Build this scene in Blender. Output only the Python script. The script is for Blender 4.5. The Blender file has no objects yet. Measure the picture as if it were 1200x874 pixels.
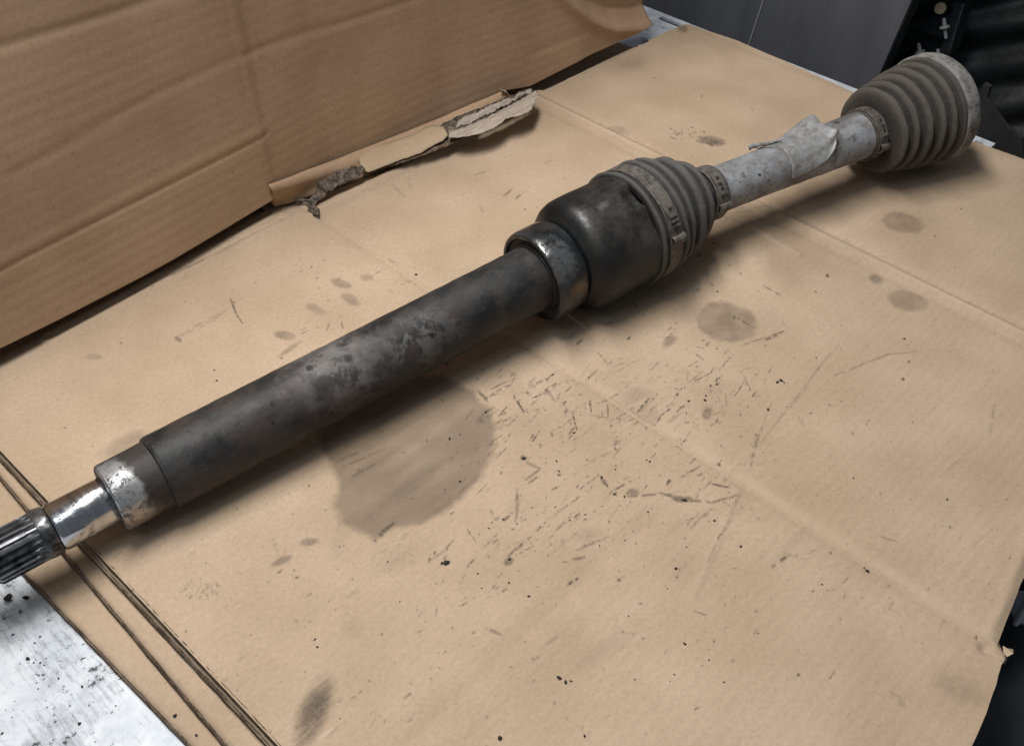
import bpy, bmesh, math, random
import numpy as np
from mathutils import Vector, Matrix
random.seed(7)
rng = np.random.default_rng(11)
SC = bpy.context.scene
COL = SC.collection

# ------------------------------------------------------------------ camera
HC = 0.46                                   # height of the lens above the cardboard (metres)
FPX = 1239.39                               # focal length for a 1200 px wide picture
CX = np.array([0.68806, -0.72537, 0.02019])     # picture right, in world axes
CY = np.array([-0.48398, -0.47946, -0.73204])   # picture down
CZ = np.array([0.54068, 0.49392, -0.68096])     # forward
cam = bpy.data.cameras.new('camera')
cam.sensor_fit = 'HORIZONTAL'
cam.sensor_width = 36
cam.lens = 36 * FPX / 1200
cam.clip_start = 0.01
cam.clip_end = 60
cam_ob = bpy.data.objects.new('camera', cam)
COL.objects.link(cam_ob)
M = Matrix.Identity(4)
for r in range(3):
    M[r][0], M[r][1], M[r][2] = CX[r], -CY[r], -CZ[r]
M[2][3] = HC
cam_ob.matrix_world = M
SC.camera = cam_ob

# ------------------------------------------------------------------ light
W = bpy.data.worlds.new('World')
SC.world = W
W.use_nodes = True
W.node_tree.nodes['Background'].inputs[0].default_value = (0.80, 0.90, 1.0, 1)
W.node_tree.nodes['Background'].inputs[1].default_value = 0.14


def area(name, loc, target, sx, sy, power, col):
    l = bpy.data.lights.new(name, 'AREA')
    l.shape = 'RECTANGLE'
    l.size, l.size_y, l.energy, l.color = sx, sy, power, col
    o = bpy.data.objects.new(name, l)
    COL.objects.link(o)
    o.location = loc
    d = Vector(target) - Vector(loc)
    o.rotation_euler = d.to_track_quat('-Z', 'Y').to_euler()
    return o


area('ceiling_lamp', (0.33, 0.52, 1.02), (0.25, 0.60, 0), 0.66, 0.22, 14.4, (1, 0.975, 0.94))
area('cool_fill', (-0.45, 0.15, 1.4), (0.15, 0.35, 0), 0.5, 0.5, 3.0, (0.84, 0.93, 1.0))  # unseen cool fill light added, no fixture of its own
SC.view_settings.view_transform = 'Standard'
SC.view_settings.look = 'None'
SC.view_settings.exposure = 0
SC.view_settings.gamma = 1
SC.view_settings.use_curve_mapping = False


# ------------------------------------------------------------------ picture <-> place
def ray(px, py):
    d = CX * (px - 600) / FPX + CY * (py - 437) / FPX + CZ
    return d


def G(px, py, z=0.0):                       # point of the place at height z
    d = ray(px, py)
    t = (z - HC) / d[2]
    return np.array([d[0] * t, d[1] * t, z])


def V(px, py, y):                           # point of the place on the plane Y = y
    d = ray(px, py)
    t = y / d[1]
    return np.array([d[0] * t, y, HC + d[2] * t])


def VX(px, py, x):                          # point of the place on the plane X = x
    d = ray(px, py)
    t = x / d[0]
    return np.array([x, d[1] * t, HC + d[2] * t])


# ------------------------------------------------------------------ object helpers
def thing(name, label, cat, loc=(0, 0, 0), group=None):
    o = bpy.data.objects.new(name, None)
    o.empty_display_size = 0.05
    COL.objects.link(o)
    o.location = loc
    o['label'] = label
    o['category'] = cat
    if group:
        o['group'] = group
    return o


def mesh_ob(name, verts, faces, mat, parent=None, smooth=True, label=None):
    me = bpy.data.meshes.new(name)
    v = np.asarray(verts, float).reshape(-1, 3)
    if parent is not None:
        p = parent
        off = np.zeros(3)
        while p is not None:
            off += np.array(p.location)
            p = p.parent
        v = v - off
    me.from_pydata(v.tolist(), [], [list(map(int, f)) for f in faces])
    me.update()
    if smooth:
        me.polygons.foreach_set('use_smooth', [True] * len(me.polygons))
    if mat:
        me.materials.append(mat)
    o = bpy.data.objects.new(name, me)
    COL.objects.link(o)
    if parent is not None:
        o.parent = parent
    if label:
        o['label'] = label
    return o


def sharp(o, deg=35):
    o.data.set_sharp_from_angle(angle=math.radians(deg))
    return o


def grid_faces(nu, nv, close_v=False):
    f = []
    for i in range(nu - 1):
        for j in range(nv if close_v else nv - 1):
            k = (j + 1) % nv
            f.append((i * nv + j, i * nv + k, (i + 1) * nv + k, (i + 1) * nv + j))
    return f


def box_vf(c, ax, ay, az):
    """box about c with half-axes ax, ay, az (vectors)"""
    c, ax, ay, az = map(np.asarray, (c, ax, ay, az))
    v = [c + sx * ax + sy * ay + sz * az for sz in (-1, 1) for sx, sy in ((-1, -1), (1, -1), (1, 1), (-1, 1))]
    f = [(3, 2, 1, 0), (4, 5, 6, 7), (0, 1, 5, 4), (1, 2, 6, 5), (2, 3, 7, 6), (3, 0, 4, 7)]
    return v, f


class MB:
    def __init__(s):
        s.v, s.f = [], []

    def add(s, v, f):
        n = len(s.v)
        s.v += [np.asarray(p, float) for p in v]
        s.f += [tuple(i + n for i in q) for q in f]
        return s

    def box(s, c, ax, ay, az):
        return s.add(*box_vf(c, ax, ay, az))

    def bx(s, x0, x1, y0, y1, z0, z1):
        return s.box(((x0 + x1) / 2, (y0 + y1) / 2, (z0 + z1) / 2), ((x1 - x0) / 2, 0, 0), (0, (y1 - y0) / 2, 0), (0, 0, (z1 - z0) / 2))

    def build(s, name, mat, parent=None, smooth=False, bevel=0):
        o = mesh_ob(name, s.v, s.f, mat, parent, smooth)
        bm = bmesh.new()
        bm.from_mesh(o.data)
        bmesh.ops.recalc_face_normals(bm, faces=bm.faces)
        if bevel:
            bmesh.ops.bevel(bm, geom=list(bm.edges), offset=bevel, segments=2, affect='EDGES', profile=0.6)
        bm.to_mesh(o.data)
        bm.free()
        return o


# smooth numpy noise
_NT = rng.random((256, 256))


def vnoise(x, y, seed=0):
    x = np.asarray(x, float) + seed * 17.31
    y = np.asarray(y, float) + seed * 5.77
    xi, yi = np.floor(x).astype(int), np.floor(y).astype(int)
    fx, fy = x - xi, y - yi
    fx, fy = fx * fx * (3 - 2 * fx), fy * fy * (3 - 2 * fy)
    g = lambda a, b: _NT[a & 255, b & 255]
    return (g(xi, yi) * (1 - fx) + g(xi + 1, yi) * fx) * (1 - fy) + (g(xi, yi + 1) * (1 - fx) + g(xi + 1, yi + 1) * fx) * fy


def fbm(x, y, seed=0, octv=4):
    a, s, t = 0.5, 0, 0
    for k in range(octv):
        s = s + a * vnoise(x * 2 ** k, y * 2 ** k, seed + k)
        t += a
        a *= 0.5
    return s / t


# ------------------------------------------------------------------ materials
class NT:
    def __init__(s, name):
        s.m = bpy.data.materials.new(name)
        s.m.use_nodes = True
        s.t = s.m.node_tree
        s.b = s.t.nodes['Principled BSDF']
        s.tc = s.t.nodes.new('ShaderNodeTexCoord')
        s.b.inputs['Specular IOR Level'].default_value = 0.35

    def put(s, sock, val):
        if hasattr(val, 'is_linked') or hasattr(val, 'links'):
            s.t.links.new(val, sock)
        elif isinstance(val, (tuple, list)):
            sock.default_value = tuple(val) + ((1,) if len(val) == 3 and sock.type == 'RGBA' else ())
        else:
            sock.default_value = val

    def obj(s, sx=1, sy=1, sz=1, loc=(0, 0, 0)):
        n = s.t.nodes.new('ShaderNodeMapping')
        s.t.links.new(s.tc.outputs['Object'], n.inputs[0])
        n.inputs['Scale'].default_value = (sx, sy, sz)
        n.inputs['Location'].default_value = loc
        return n.outputs[0]

    def noise(s, scale, detail=4, rough=0.55, vec=None, dist=0.0):
        n = s.t.nodes.new('ShaderNodeTexNoise')
        n.inputs['Scale'].default_value = scale
        n.inputs['Detail'].default_value = detail
        n.inputs['Roughness'].default_value = rough
        n.inputs['Distortion'].default_value = dist
        s.t.links.new(vec if vec is not None else s.tc.outputs['Object'], n.inputs['Vector'])
        return n.outputs['Fac']

    def ramp(s, fac, stops):
        n = s.t.nodes.new('ShaderNodeValToRGB')
        e = n.color_ramp.elements
        while len(e) < len(stops):
            e.new(0.5)
        for k, (p, c) in enumerate(stops):
            e[k].position = p
            e[k].color = (c, c, c, 1) if not isinstance(c, tuple) else c + (1,)
        s.put(n.inputs[0], fac)
        return n.outputs[0]

    def mix(s, fac, a, b, mode='MIX'):
        n = s.t.nodes.new('ShaderNodeMix')
        n.data_type = 'RGBA'
        n.blend_type = mode
        s.put(n.inputs[0], fac)
        s.put(n.inputs[6], a)
        s.put(n.inputs[7], b)
        return n.outputs[2]

    def math(s, op, a, b=0.0, clamp=False):
        n = s.t.nodes.new('ShaderNodeMath')
        n.operation = op
        n.use_clamp = clamp
        s.put(n.inputs[0], a)
        s.put(n.inputs[1], b)
        return n.outputs[0]

    def blob(s, c, r0, r1, wob=0.0, scale=(1, 1, 1), wscale=120):
        """1 inside r0 of point c (object space), 0 outside r1, with a noisy rim"""
        n = s.t.nodes.new('ShaderNodeVectorMath')
        n.operation = 'SUBTRACT'
        s.t.links.new(s.tc.outputs['Object'], n.inputs[0])
        n.inputs[1].default_value = c
        k = s.t.nodes.new('ShaderNodeVectorMath')
        k.operation = 'MULTIPLY'
        s.t.links.new(n.outputs[0], k.inputs[0])
        k.inputs[1].default_value = scale
        m = s.t.nodes.new('ShaderNodeVectorMath')
        m.operation = 'LENGTH'
        s.t.links.new(k.outputs[0], m.inputs[0])
        d = m.outputs['Value']
        if wob:
            d = s.math('ADD', d, s.math('MULTIPLY', s.math('SUBTRACT', s.noise(wscale, 3), 0.5), wob))
        n = s.t.nodes.new('ShaderNodeMapRange')
        n.inputs[1].default_value = r0
        n.inputs[2].default_value = r1
        n.inputs[3].default_value = 1
        n.inputs[4].default_value = 0
        s.put(n.inputs[0], d)
        return n.outputs[0]

    def attr(s, name):
        n = s.t.nodes.new('ShaderNodeAttribute')
        n.attribute_name = name
        return n

    def bump(s, h, strength=0.3, dist=0.001):
        n = s.t.nodes.new('ShaderNodeBump')
        n.inputs['Strength'].default_value = strength
        n.inputs['Distance'].default_value = dist
        s.put(n.inputs['Height'], h)
        s.t.links.new(n.outputs[0], s.b.inputs['Normal'])

    def done(s, col, rough=0.6, metal=0.0):
        s.put(s.b.inputs['Base Color'], col)
        s.put(s.b.inputs['Roughness'], rough)
        s.put(s.b.inputs['Metallic'], metal)
        return s.m


def card_material(name, base, marks=False):
    n = NT(name)
    dark = tuple(c * k for c, k in zip(base, (0.86, 0.84, 0.80)))
    light = tuple(min(1, c * k) for c, k in zip(base, (1.07, 1.07, 1.08)))
    col = n.ramp(n.noise(14, 3, 0.5), [(0.3, dark), (0.7, light)])
    fib = n.noise(1, 3, 0.6, n.obj(220, 900, 500))
    col = n.mix(0.5, col, n.ramp(fib, [(0.3, (0.90, 0.895, 0.89)), (0.7, (1.07, 1.07, 1.075))]), 'MULTIPLY')
    mot = n.noise(420, 2, 0.6)
    col = n.mix(0.55, col, n.ramp(mot, [(0.3, (0.88, 0.87, 0.86)), (0.68, (1.09, 1.09, 1.10))]), 'MULTIPLY')
    speck = n.ramp(n.noise(330, 1, 0.5, n.obj(1, 1.3, 1)), [(0.715, 0.0), (0.76, 1.0)])
    col = n.mix(n.math('MULTIPLY', speck, 0.35), col, tuple(c * 0.35 for c in base))
    rough = 0.86
    if marks:
        a = n.attr('marks')
        sep = n.t.nodes.new('ShaderNodeSeparateColor')
        n.t.links.new(a.outputs['Color'], sep.inputs[0])
        col = n.mix(sep.outputs[2], col, tuple(min(1, c * 1.16 + 0.02) for c in base))
        col = n.mix(sep.outputs[0], col, (0.120, 0.088, 0.062))
        brk = n.ramp(n.noise(700, 2, 0.6), [(0.30, 0.45), (0.6, 1.0)])
        col = n.mix(n.math('MULTIPLY', sep.outputs[1], brk, True), col, (0.040, 0.031, 0.025))
        rough = n.math('SUBTRACT', 0.88, n.math('MULTIPLY', sep.outputs[0], 0.25))
    n.b.inputs['Specular IOR Level'].default_value = 0.2
    n.bump(n.math('ADD', mot, n.math('MULTIPLY', fib, 0.8)), 0.05, 0.0004)
    return n.done(col, rough)


CARD = (0.452, 0.342, 0.242)
m_card = card_material('tan_cardboard', CARD, True)
m_card_low = card_material('plain_cardboard', CARD)
m_card_up = card_material('brown_cardboard', (0.45, 0.312, 0.205))
m_card_pale = card_material('pale_liner', (0.47, 0.36, 0.25))

n = NT('torn_paper_core')
m_core = n.done(n.ramp(n.math('ADD', n.math('MULTIPLY', n.noise(900, 3), 0.5), n.math('MULTIPLY', n.noise(110, 4, 0.7), 0.5)), [(0.38, (0.05, 0.033, 0.024)), (0.5, (0.12, 0.082, 0.057)), (0.62, (0.27, 0.195, 0.14))]), 0.95)
n = NT('grey_torn_liner')
st = n.noise(1, 4, 0.65, n.obj(60, 900, 600))
n.bump(st, 0.5, 0.001)
m_torn = n.done(n.ramp(st, [(0.3, (0.22, 0.175, 0.14)), (0.62, (0.50, 0.43, 0.36))]), 0.92)
n = NT('dark_shredded_paper')
st = n.noise(260, 5, 0.7)
n.bump(st, 0.9, 0.002)
m_shred = n.done(n.ramp(st, [(0.36, (0.030, 0.024, 0.019)), (0.52, (0.13, 0.10, 0.078)), (0.68, (0.27, 0.22, 0.17))]), 0.9)

# bench: zinc-white sheet with black grime
n = NT('white_metal_sheet')
reg = n.noise(16, 3, 0.55)
fine = n.noise(190, 5, 0.72)
mid = n.noise(62, 5, 0.72)
dens = n.ramp(reg, [(0.36, 0.0), (0.66, 0.13)])
col = n.ramp(n.noise(45, 5, 0.65), [(0.3, (0.46, 0.50, 0.55)), (0.7, (0.70, 0.73, 0.76))])
scr = n.noise(1, 5, 0.75, n.obj(420, 60, 1, (0, 0, 0)))
grey = n.ramp(n.math('ADD', n.math('ADD', n.math('MULTIPLY', mid, 0.5), n.math('MULTIPLY', scr, 0.5)), dens), [(0.545, 0.0), (0.70, 0.75)])
col = n.mix(grey, col, (0.20, 0.21, 0.235))
spk = n.ramp(n.math('ADD', fine, dens), [(0.675, 0.0), (0.73, 0.95)])
col = n.mix(spk, col, (0.03, 0.03, 0.034))
big_ = n.ramp(n.math('ADD', mid, n.math('MULTIPLY', dens, 0.5)), [(0.665, 0.0), (0.70, 0.9)])
col = n.mix(big_, col, (0.03, 0.031, 0.036))
n.bump(fine, 0.15, 0.001)
m_bench = n.done(col, n.ramp(fine, [(0.3, 0.38), (0.7, 0.6)]), 0.15)

# driveshaft tube: black-brown painted steel under dust
n = NT('grimy_black_tube')
big = n.noise(28, 5, 0.62, n.obj(1, 1.6, 1.6), 0.6)
fine = n.noise(240, 4, 0.6)
col = n.ramp(big, [(0.30, (0.007, 0.008, 0.0095)), (0.5, (0.014, 0.0142, 0.0155)), (0.70, (0.034, 0.032, 0.032))])
rust = n.ramp(n.math('ADD', n.noise(48, 4, 0.6), n.math('MULTIPLY', n.blob((-0.29, 0, 0), 0.05, 0.12), 0.17)), [(0.54, 0.0), (0.74, 0.5)])
col = n.mix(rust, col, (0.075, 0.053, 0.042))
n_tube = n
TUBE_BIG, TUBE_FINE, TUBE_COL = big, fine, col          # finished below, once the shaft axis is known

n = NT('black_housing')
big = n.noise(34, 5, 0.6)
fine = n.noise(420, 3, 0.7)
col = n.ramp(big, [(0.34, (0.006, 0.0072, 0.009)), (0.55, (0.010, 0.011, 0.0125)), (0.75, (0.024, 0.023, 0.022))])
n_house = n
HOUSE_FINE, HOUSE_COL, HOUSE_BIG = fine, col, big

n = NT('wet_black_bearing')
ro = n.noise(160, 4, 0.6)
col = n.ramp(n.noise(60, 4, 0.6), [(0.35, (0.012, 0.013, 0.014)), (0.7, (0.05, 0.05, 0.052))])
n_bear = n
BEAR_COL, BEAR_RO = col, ro

n = NT('black_seal')
m_seal = n.done(n.ramp(n.noise(200, 3), [(0.3, (0.010, 0.010, 0.011)), (0.7, (0.030, 0.028, 0.027))]), 0.6)

n = NT('polished_steel')
s1 = n.noise(1, 4, 0.7, n.obj(160, 26, 26))
grime = n.ramp(n.noise(120, 5, 0.7, n.obj(0.7, 1, 1), 1.2), [(0.605, 0.0), (0.665, 1.0)])
col = n.mix(grime, n.ramp(s1, [(0.3, (0.42, 0.42, 0.44)), (0.7, (0.66, 0.66, 0.68))]), (0.012, 0.012, 0.014))
n.bump(s1, 0.06, 0.001)
m_steel = n.done(col, n.math('ADD', n.ramp(s1, [(0.3, 0.12), (0.7, 0.24)]), n.math('MULTIPLY', grime, 0.4)), 1.0)

n = NT('worn_steel_collar')
s1 = n.noise(1, 5, 0.75, n.obj(60, 160, 160))
n_collar = n
COLLAR_S = s1

n = NT('greasy_spline')
g = n.noise(90, 4, 0.65)
m_spline = n.done(n.ramp(g, [(0.35, (0.02, 0.02, 0.023)), (0.62, (0.22, 0.22, 0.23))]), n.ramp(g, [(0.3, 0.42), (0.7, 0.20)]), 0.8)

n = NT('dusty_grey_steel')
big = n.noise(36, 5, 0.6)
fine = n.noise(190, 5, 0.7)
col = n.ramp(big, [(0.36, (0.125, 0.118, 0.112)), (0.62, (0.305, 0.312, 0.33))])
col = n.mix(n.ramp(fine, [(0.53, 0.0), (0.66, 0.8)]), col, (0.105, 0.086, 0.070))
col = n.mix(n.ramp(n.noise(150, 3, 0.6, n.obj(1, 1, 1, (3, 1, 2))), [(0.655, 0.0), (0.70, 0.9)]), col, (0.03, 0.026, 0.024))
n.bump(fine, 0.3, 0.001)
m_dust = n.done(col, 0.62, 0.1)

n = NT('corroded_ring')
big = n.noise(85, 5, 0.7)
fine = n.noise(260, 4, 0.7)
col = n.ramp(big, [(0.36, (0.075, 0.068, 0.060)), (0.56, (0.235, 0.230, 0.220))])
col = n.mix(n.ramp(fine, [(0.55, 0.0), (0.66, 0.7)]), col, (0.11, 0.085, 0.065))
n.bump(big, 0.6, 0.001)
m_ring = n.done(col, 0.75)
n = NT('grey_strap')
fine = n.noise(210, 5, 0.7)
n.bump(fine, 0.3, 0.001)
m_strap = n.done(n.ramp(fine, [(0.34, (0.042, 0.036, 0.031)), (0.62, (0.150, 0.136, 0.120))]), 0.6, 0.15)
n = NT('foil_sleeve')
fine = n.noise(150, 5, 0.7)
n.bump(n.noise(60, 4, 0.6), 0.25, 0.002)
m_foil = n.done(n.ramp(fine, [(0.34, (0.165, 0.16, 0.155)), (0.62, (0.33, 0.332, 0.34))]), n.ramp(fine, [(0.3, 0.62), (0.7, 0.46)]), 0.2)


def rubber(name, base, dust_and_crest, k=0.5):
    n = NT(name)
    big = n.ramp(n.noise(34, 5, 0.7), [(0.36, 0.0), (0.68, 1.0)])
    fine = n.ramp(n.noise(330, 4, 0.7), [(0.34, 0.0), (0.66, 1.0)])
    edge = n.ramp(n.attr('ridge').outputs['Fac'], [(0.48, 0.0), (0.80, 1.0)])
    f = n.math('ADD', n.math('MULTIPLY', n.math('ADD', big, fine), 0.30 * k), n.math('MULTIPLY', edge, 0.55), True)  # dust by noise, plus light on the crests painted in through edge
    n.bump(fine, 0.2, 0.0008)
    return n.done(n.mix(f, base, dust_and_crest), 0.78)


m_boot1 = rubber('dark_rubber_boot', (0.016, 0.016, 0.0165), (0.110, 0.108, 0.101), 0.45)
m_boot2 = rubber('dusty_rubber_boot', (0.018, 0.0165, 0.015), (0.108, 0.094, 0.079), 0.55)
n = NT('black_crumb')
m_crumb = n.done((0.018, 0.016, 0.015), 0.8)
n = NT('slate_board')
g = n.noise(1, 4, 0.6, n.obj(6, 16, 3))
n.bump(n.noise(60, 3), 0.1, 0.002)
m_slate = n.done(n.ramp(g, [(0.3, (0.070, 0.071, 0.083)), (0.7, (0.115, 0.116, 0.131))]), 0.5)
n = NT('seam_strip')
m_seam = n.done((0.22, 0.22, 0.22), 0.5)
n = NT('black_plastic')
g = n.noise(24, 4, 0.6)
n.bump(n.noise(90, 3), 0.3, 0.002)
m_black = n.done(n.ramp(g, [(0.3, (0.010, 0.010, 0.011)), (0.7, (0.030, 0.030, 0.032))]), 0.5)
n = NT('dark_grey_metal')
m_dgrey = n.done(n.ramp(n.noise(40), [(0.3, (0.022, 0.022, 0.024)), (0.7, (0.04, 0.04, 0.042))]), 0.55)
n = NT('white_plastic')
m_white = n.done(n.ramp(n.noise(150), [(0.3, (0.20, 0.20, 0.20)), (0.7, (0.32, 0.32, 0.32))]), 0.45)
n = NT('cream_plastic')
m_cream = n.done((0.26, 0.21, 0.13), 0.5)
n = NT('black_sack')
g = n.noise(18, 4, 0.6)
m_sack = n.done(n.ramp(g, [(0.3, (0.012, 0.013, 0.016)), (0.7, (0.035, 0.037, 0.043))]), 0.42)
n = NT('pale_rag')
m_rag = n.done(n.ramp(n.noise(60), [(0.3, (0.22, 0.23, 0.26)), (0.7, (0.36, 0.37, 0.41))]), 0.9)
n = NT('workshop_floor')
m_floor = n.done(n.ramp(n.noise(5, 5), [(0.3, (0.03, 0.03, 0.032)), (0.7, (0.06, 0.06, 0.062))]), 0.7)

# ================================================================== SETTING
fl = mesh_ob('floor', [(-6, -6, -0.9), (8, -6, -0.9), (8, 8, -0.9), (-6, 8, -0.9)], [(0, 1, 2, 3)], m_floor, smooth=False)
fl['kind'] = 'structure'

# ---- bench
ZB = -0.016
bench = thing('workbench', 'white metal workbench with black grime under the cardboard sheets', 'workbench', (0.4, 0.4, -0.9))
b = MB()
b.bx(-0.35, 0.876, 0.247, 0.80, ZB - 0.003, ZB)
xs0, xs1 = 0.876, 0.884
ys = [0.035, 0.252, 0.262, 0.577, 0.603, 0.80]
for a0, a1 in ((0.247, 0.254), (0.2615, 0.583), (0.609, 0.80)):      # rim, left open at its slots
    b.bx(xs0, xs1, a0, a1, ZB - 0.003, ZB)
b.bx(xs1, 0.891, 0.247, 0.80, ZB - 0.003, ZB)
b.bx(-0.35, 0.891, 0.247, 0.250, ZB - 0.05, ZB - 0.003)
b.bx(0.888, 0.891, 0.250, 0.80, ZB - 0.05, ZB - 0.003)
b.build('bench_top', m_bench, bench)
for x in (-0.30, 0.84):
    for y in (0.28, 0.75):
        MB().bx(x - 0.02, x + 0.02, y - 0.02, y + 0.02, -0.9, ZB - 0.003).build('leg', m_dgrey, bench)

# ================================================================== CARDBOARD ON THE BENCH
T = 0.004


def core_wave(x_edge, y0, y1, ztop, name, parent, depth=0.012, amp=0.0009, jag=0.0008, seed=0):
    ny = int((y1 - y0) / 0.0007)
    yy = np.linspace(y0, y1, ny)
    zz = ztop - T / 2 + amp * np.sin(yy * 2 * np.pi / 0.0065 + 3 * vnoise(yy * 20, yy * 0, seed))
    xe = (x_edge(yy) if callable(x_edge) else x_edge) + 0.0016 + jag * vnoise(yy * 160, yy * 0, seed + 3)
    v = np.concatenate([np.stack([xe, yy, zz], 1), np.stack([xe + depth, yy, zz], 1)])
    o = mesh_ob(name, v, [(i, i + 1, ny + i + 1, ny + i) for i in range(ny - 1)], m_core, parent, False)
    md = o.modifiers.new('thickness', 'SOLIDIFY')
    md.thickness = 0.0007
    md.offset = 0
    ny = int((y1 - y0) / 0.0011)
    yy = np.linspace(y0, y1, ny)
    xe = (x_edge(yy) if callable(x_edge) else x_edge)
    rows = []
    for k, (ox, oz) in enumerate(((0.0004, -0.0003), (-0.0003, -0.0010), (-0.0007, -0.0024), (-0.0010, -0.0037))):
        rows.append(np.stack([xe + ox + 0.0007 * (fbm(yy * 150, yy * 0 + k * 0.6, seed + 7, 3) - 0.5), yy, ztop + oz + 0.0005 * (vnoise(yy * 300, yy * 0 + k, seed) - 0.5)], 1))
    mesh_ob('crushed_edge', np.concatenate(rows), grid_faces(4, ny), m_core, parent)
    return o


def liner_strip(x_edge, x1, y0, y1, z, mat, name, parent, seed=0, th=0.0005):
    ny = int((y1 - y0) / 0.002)
    yy = np.linspace(y0, y1, ny)
    xe = x_edge(yy) + 0.0007 * (vnoise(yy * 90, yy * 0, seed) - 0.5)
    cols = [xe, xe + 0.004, xe + 0.012, np.full(ny, (x_edge(yy).max() + x1) / 2), np.full(ny, x1)]
    v = np.stack([np.stack([c, yy, np.full(ny, z) + 0.0008 * (fbm(c * 12, yy * 12, seed + 2) - 0.5) - (0.0007 if k == 0 else 0)], 1) for k, c in enumerate(cols)], 1).reshape(-1, 3)
    o = mesh_ob(name, v, grid_faces(ny, len(cols)), mat, parent)
    md = o.modifiers.new('thickness', 'SOLIDIFY')
    md.thickness = th
    md.offset = -1
    return o


lower = [
    ('cardboard_sheet', 'brown cardboard sheet just beneath the top sheet, only its long cut edge showing', lambda y: 0.1043 + 0 * y, -0.004, 1),
    ('cardboard_sheet', 'brown cardboard sheet in the middle of the stack under the steel shaft end', lambda y: 0.0957 - 0.030 * np.clip(0.41 - y, -1, 1) + 0.0, -0.008, 2),
    ('cardboard_sheet', 'lowest brown cardboard sheet, widest strip showing beside the white metal bench', lambda y: 0.0748 + 0.037 * np.clip(0.418 - y, -0.06, 0.2), -0.012, 3),
]
for nm, lb, xe, zt, sd in lower:
    t = thing(nm, lb, 'cardboard', (0.45, 0.3, zt - T), 'cardboard sheets stacked on the bench')
    liner_strip(xe, 0.785, 0.05, 0.600, zt - 0.0003, m_card_low, 'top_liner', t, sd)
    liner_strip(xe, 0.785, 0.05, 0.600, zt - T + 0.0007, m_card_low, 'bottom_liner', t, sd + 20)
    core_wave(lambda y, f=xe: f(y) + 0.0004, 0.05, 0.565, zt, 'fluted_core', t, seed=sd)

# ---- the top sheet: a fine grid with creases, dents, oil and dirt
XL, XR = 0.1065, 0.856
STEP = 0.00063
nx = int((XR - XL) / STEP)
xs = np.linspace(XL, XR, nx)
hi_px = [(-60, 449), (0, 418), (120, 356), (240, 289), (317, 243), (625, 112), (640, 105), (700, 76), (738, 58), (760, 48), (805, 30)]
hp = np.array([G(a, b_) for a, b_ in hi_px])
yh = np.interp(xs, hp[:, 0], hp[:, 1]) + 0.0012 * (fbm(xs * 120, xs * 0, 4) - 0.5)
ragz = np.clip((xs - 0.77) / 0.02, 0, 1) * np.clip((0.815 - xs) / 0.01, 0, 1)
yh = yh + 0.026 * np.clip((0.655 - xs) / 0.012, 0, 1) * np.clip((xs - 0.364) / 0.004, 0, 1)
yh = yh + ragz * 0.006 * (vnoise(xs * 260, xs * 0, 8) - 0.6)
lo_px = [(1139, 874), (1148, 853), (1157, 832), (1166, 806), (1175, 777), (1180, 769), (1186, 765), (1187, 762), (1179, 757), (1172, 751), (1176, 738), (1200, 676)]
lp = np.array([G(a, b_) for a, b_ in lo_px])
lp = lp[np.argsort(lp[:, 0])]
yl = np.interp(xs, np.r_[0.1, lp[:, 0], 0.9], np.r_[lp[0, 1] - 0.002, lp[:, 1], lp[-1, 1] - 0.004]) + 0.0006 * (fbm(xs * 150, xs * 0, 5) - 0.5)
bend = np.array([G(1157, 757), G(1200, 648)])
ny = int(0.575 / STEP)
tt = np.linspace(0, 1, ny)
GX = np.repeat(xs[:, None], ny, 1)
bow = np.interp(tt, [0, 0.36, 0.44, 0.50, 0.58, 0.68, 0.80, 0.90, 0.97, 1.0], [0, 0, -0.006, -0.009, -0.006, 0.001, 0.007, 0.009, 0.002, 0])
GX = GX + bow[None] * np.clip((xs[:, None] - 0.62) / (XR - 0.62), 0, 1) ** 2
GY = yl[:, None] * (1 - tt)[None] + yh[:, None] * tt[None]


def gauss(d, w):
    return np.exp(-(d / w) ** 2)


def seg_dist(px_line, fx=GX, fy=GY):
    """distance to a polyline given in picture points, in metres"""
    P = [G(*p)[:2] for p in px_line]
    best = np.full(fx.shape, 9.0)
    for a, b_ in zip(P[:-1], P[1:]):
        ab = b_ - a
        t_ = np.clip(((fx - a[0]) * ab[0] + (fy - a[1]) * ab[1]) / (ab @ ab), 0, 1)
        best = np.minimum(best, np.hypot(fx - a[0] - t_ * ab[0], fy - a[1] - t_ * ab[1]))
    return best


Z = 0.0007 * (fbm(GX * 9, GY * 9, 1, 3) - 0.55)
Z += 0.00007 * np.sin(GY * 2 * np.pi / 0.0066 + 2 * vnoise(GX * 8, GY * 8, 2))          # flutes telegraphing through
cr1 = np.interp(GY, [0.0, 0.21, 0.45, 0.569], [0.634, 0.636, 0.648, 0.658])           # far crease
P_ = np.array([G(1200, 392), G(930, 260), G(740, 169), G(640, 120)])
cr1 = np.interp(GY, P_[:, 1], P_[:, 0])
P_ = np.array([G(1170, 757), G(1010, 655), G(850, 552), G(720, 468), G(620, 405), G(500, 335), G(378, 255)])
cr2 = np.interp(GY, P_[:, 1], P_[:, 0])
d1, d2 = GX - cr1, GX - cr2
Z += 0.0018 * gauss(d1, 0.0040) - 0.0012 * gauss(d1 - 0.008, 0.004) - 0.0011 * gauss(d1 + 0.009, 0.005)
Z += -0.0026 * np.exp(-np.abs(d2) / np.where(d2 > 0, 0.0085, 0.0060)) - 0.0010 * gauss(d2, 0.025) - 0.0004 * gauss(d2, 0.0011)
dq = seg_dist([(480, 874), (600, 758), (690, 672), (762, 610)])
Z += -0.0009 * gauss(dq, 0.005) + 0.0005 * gauss(dq - 0.012, 0.006)
dq = seg_dist([(325, 760), (420, 690), (560, 600)])
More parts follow.
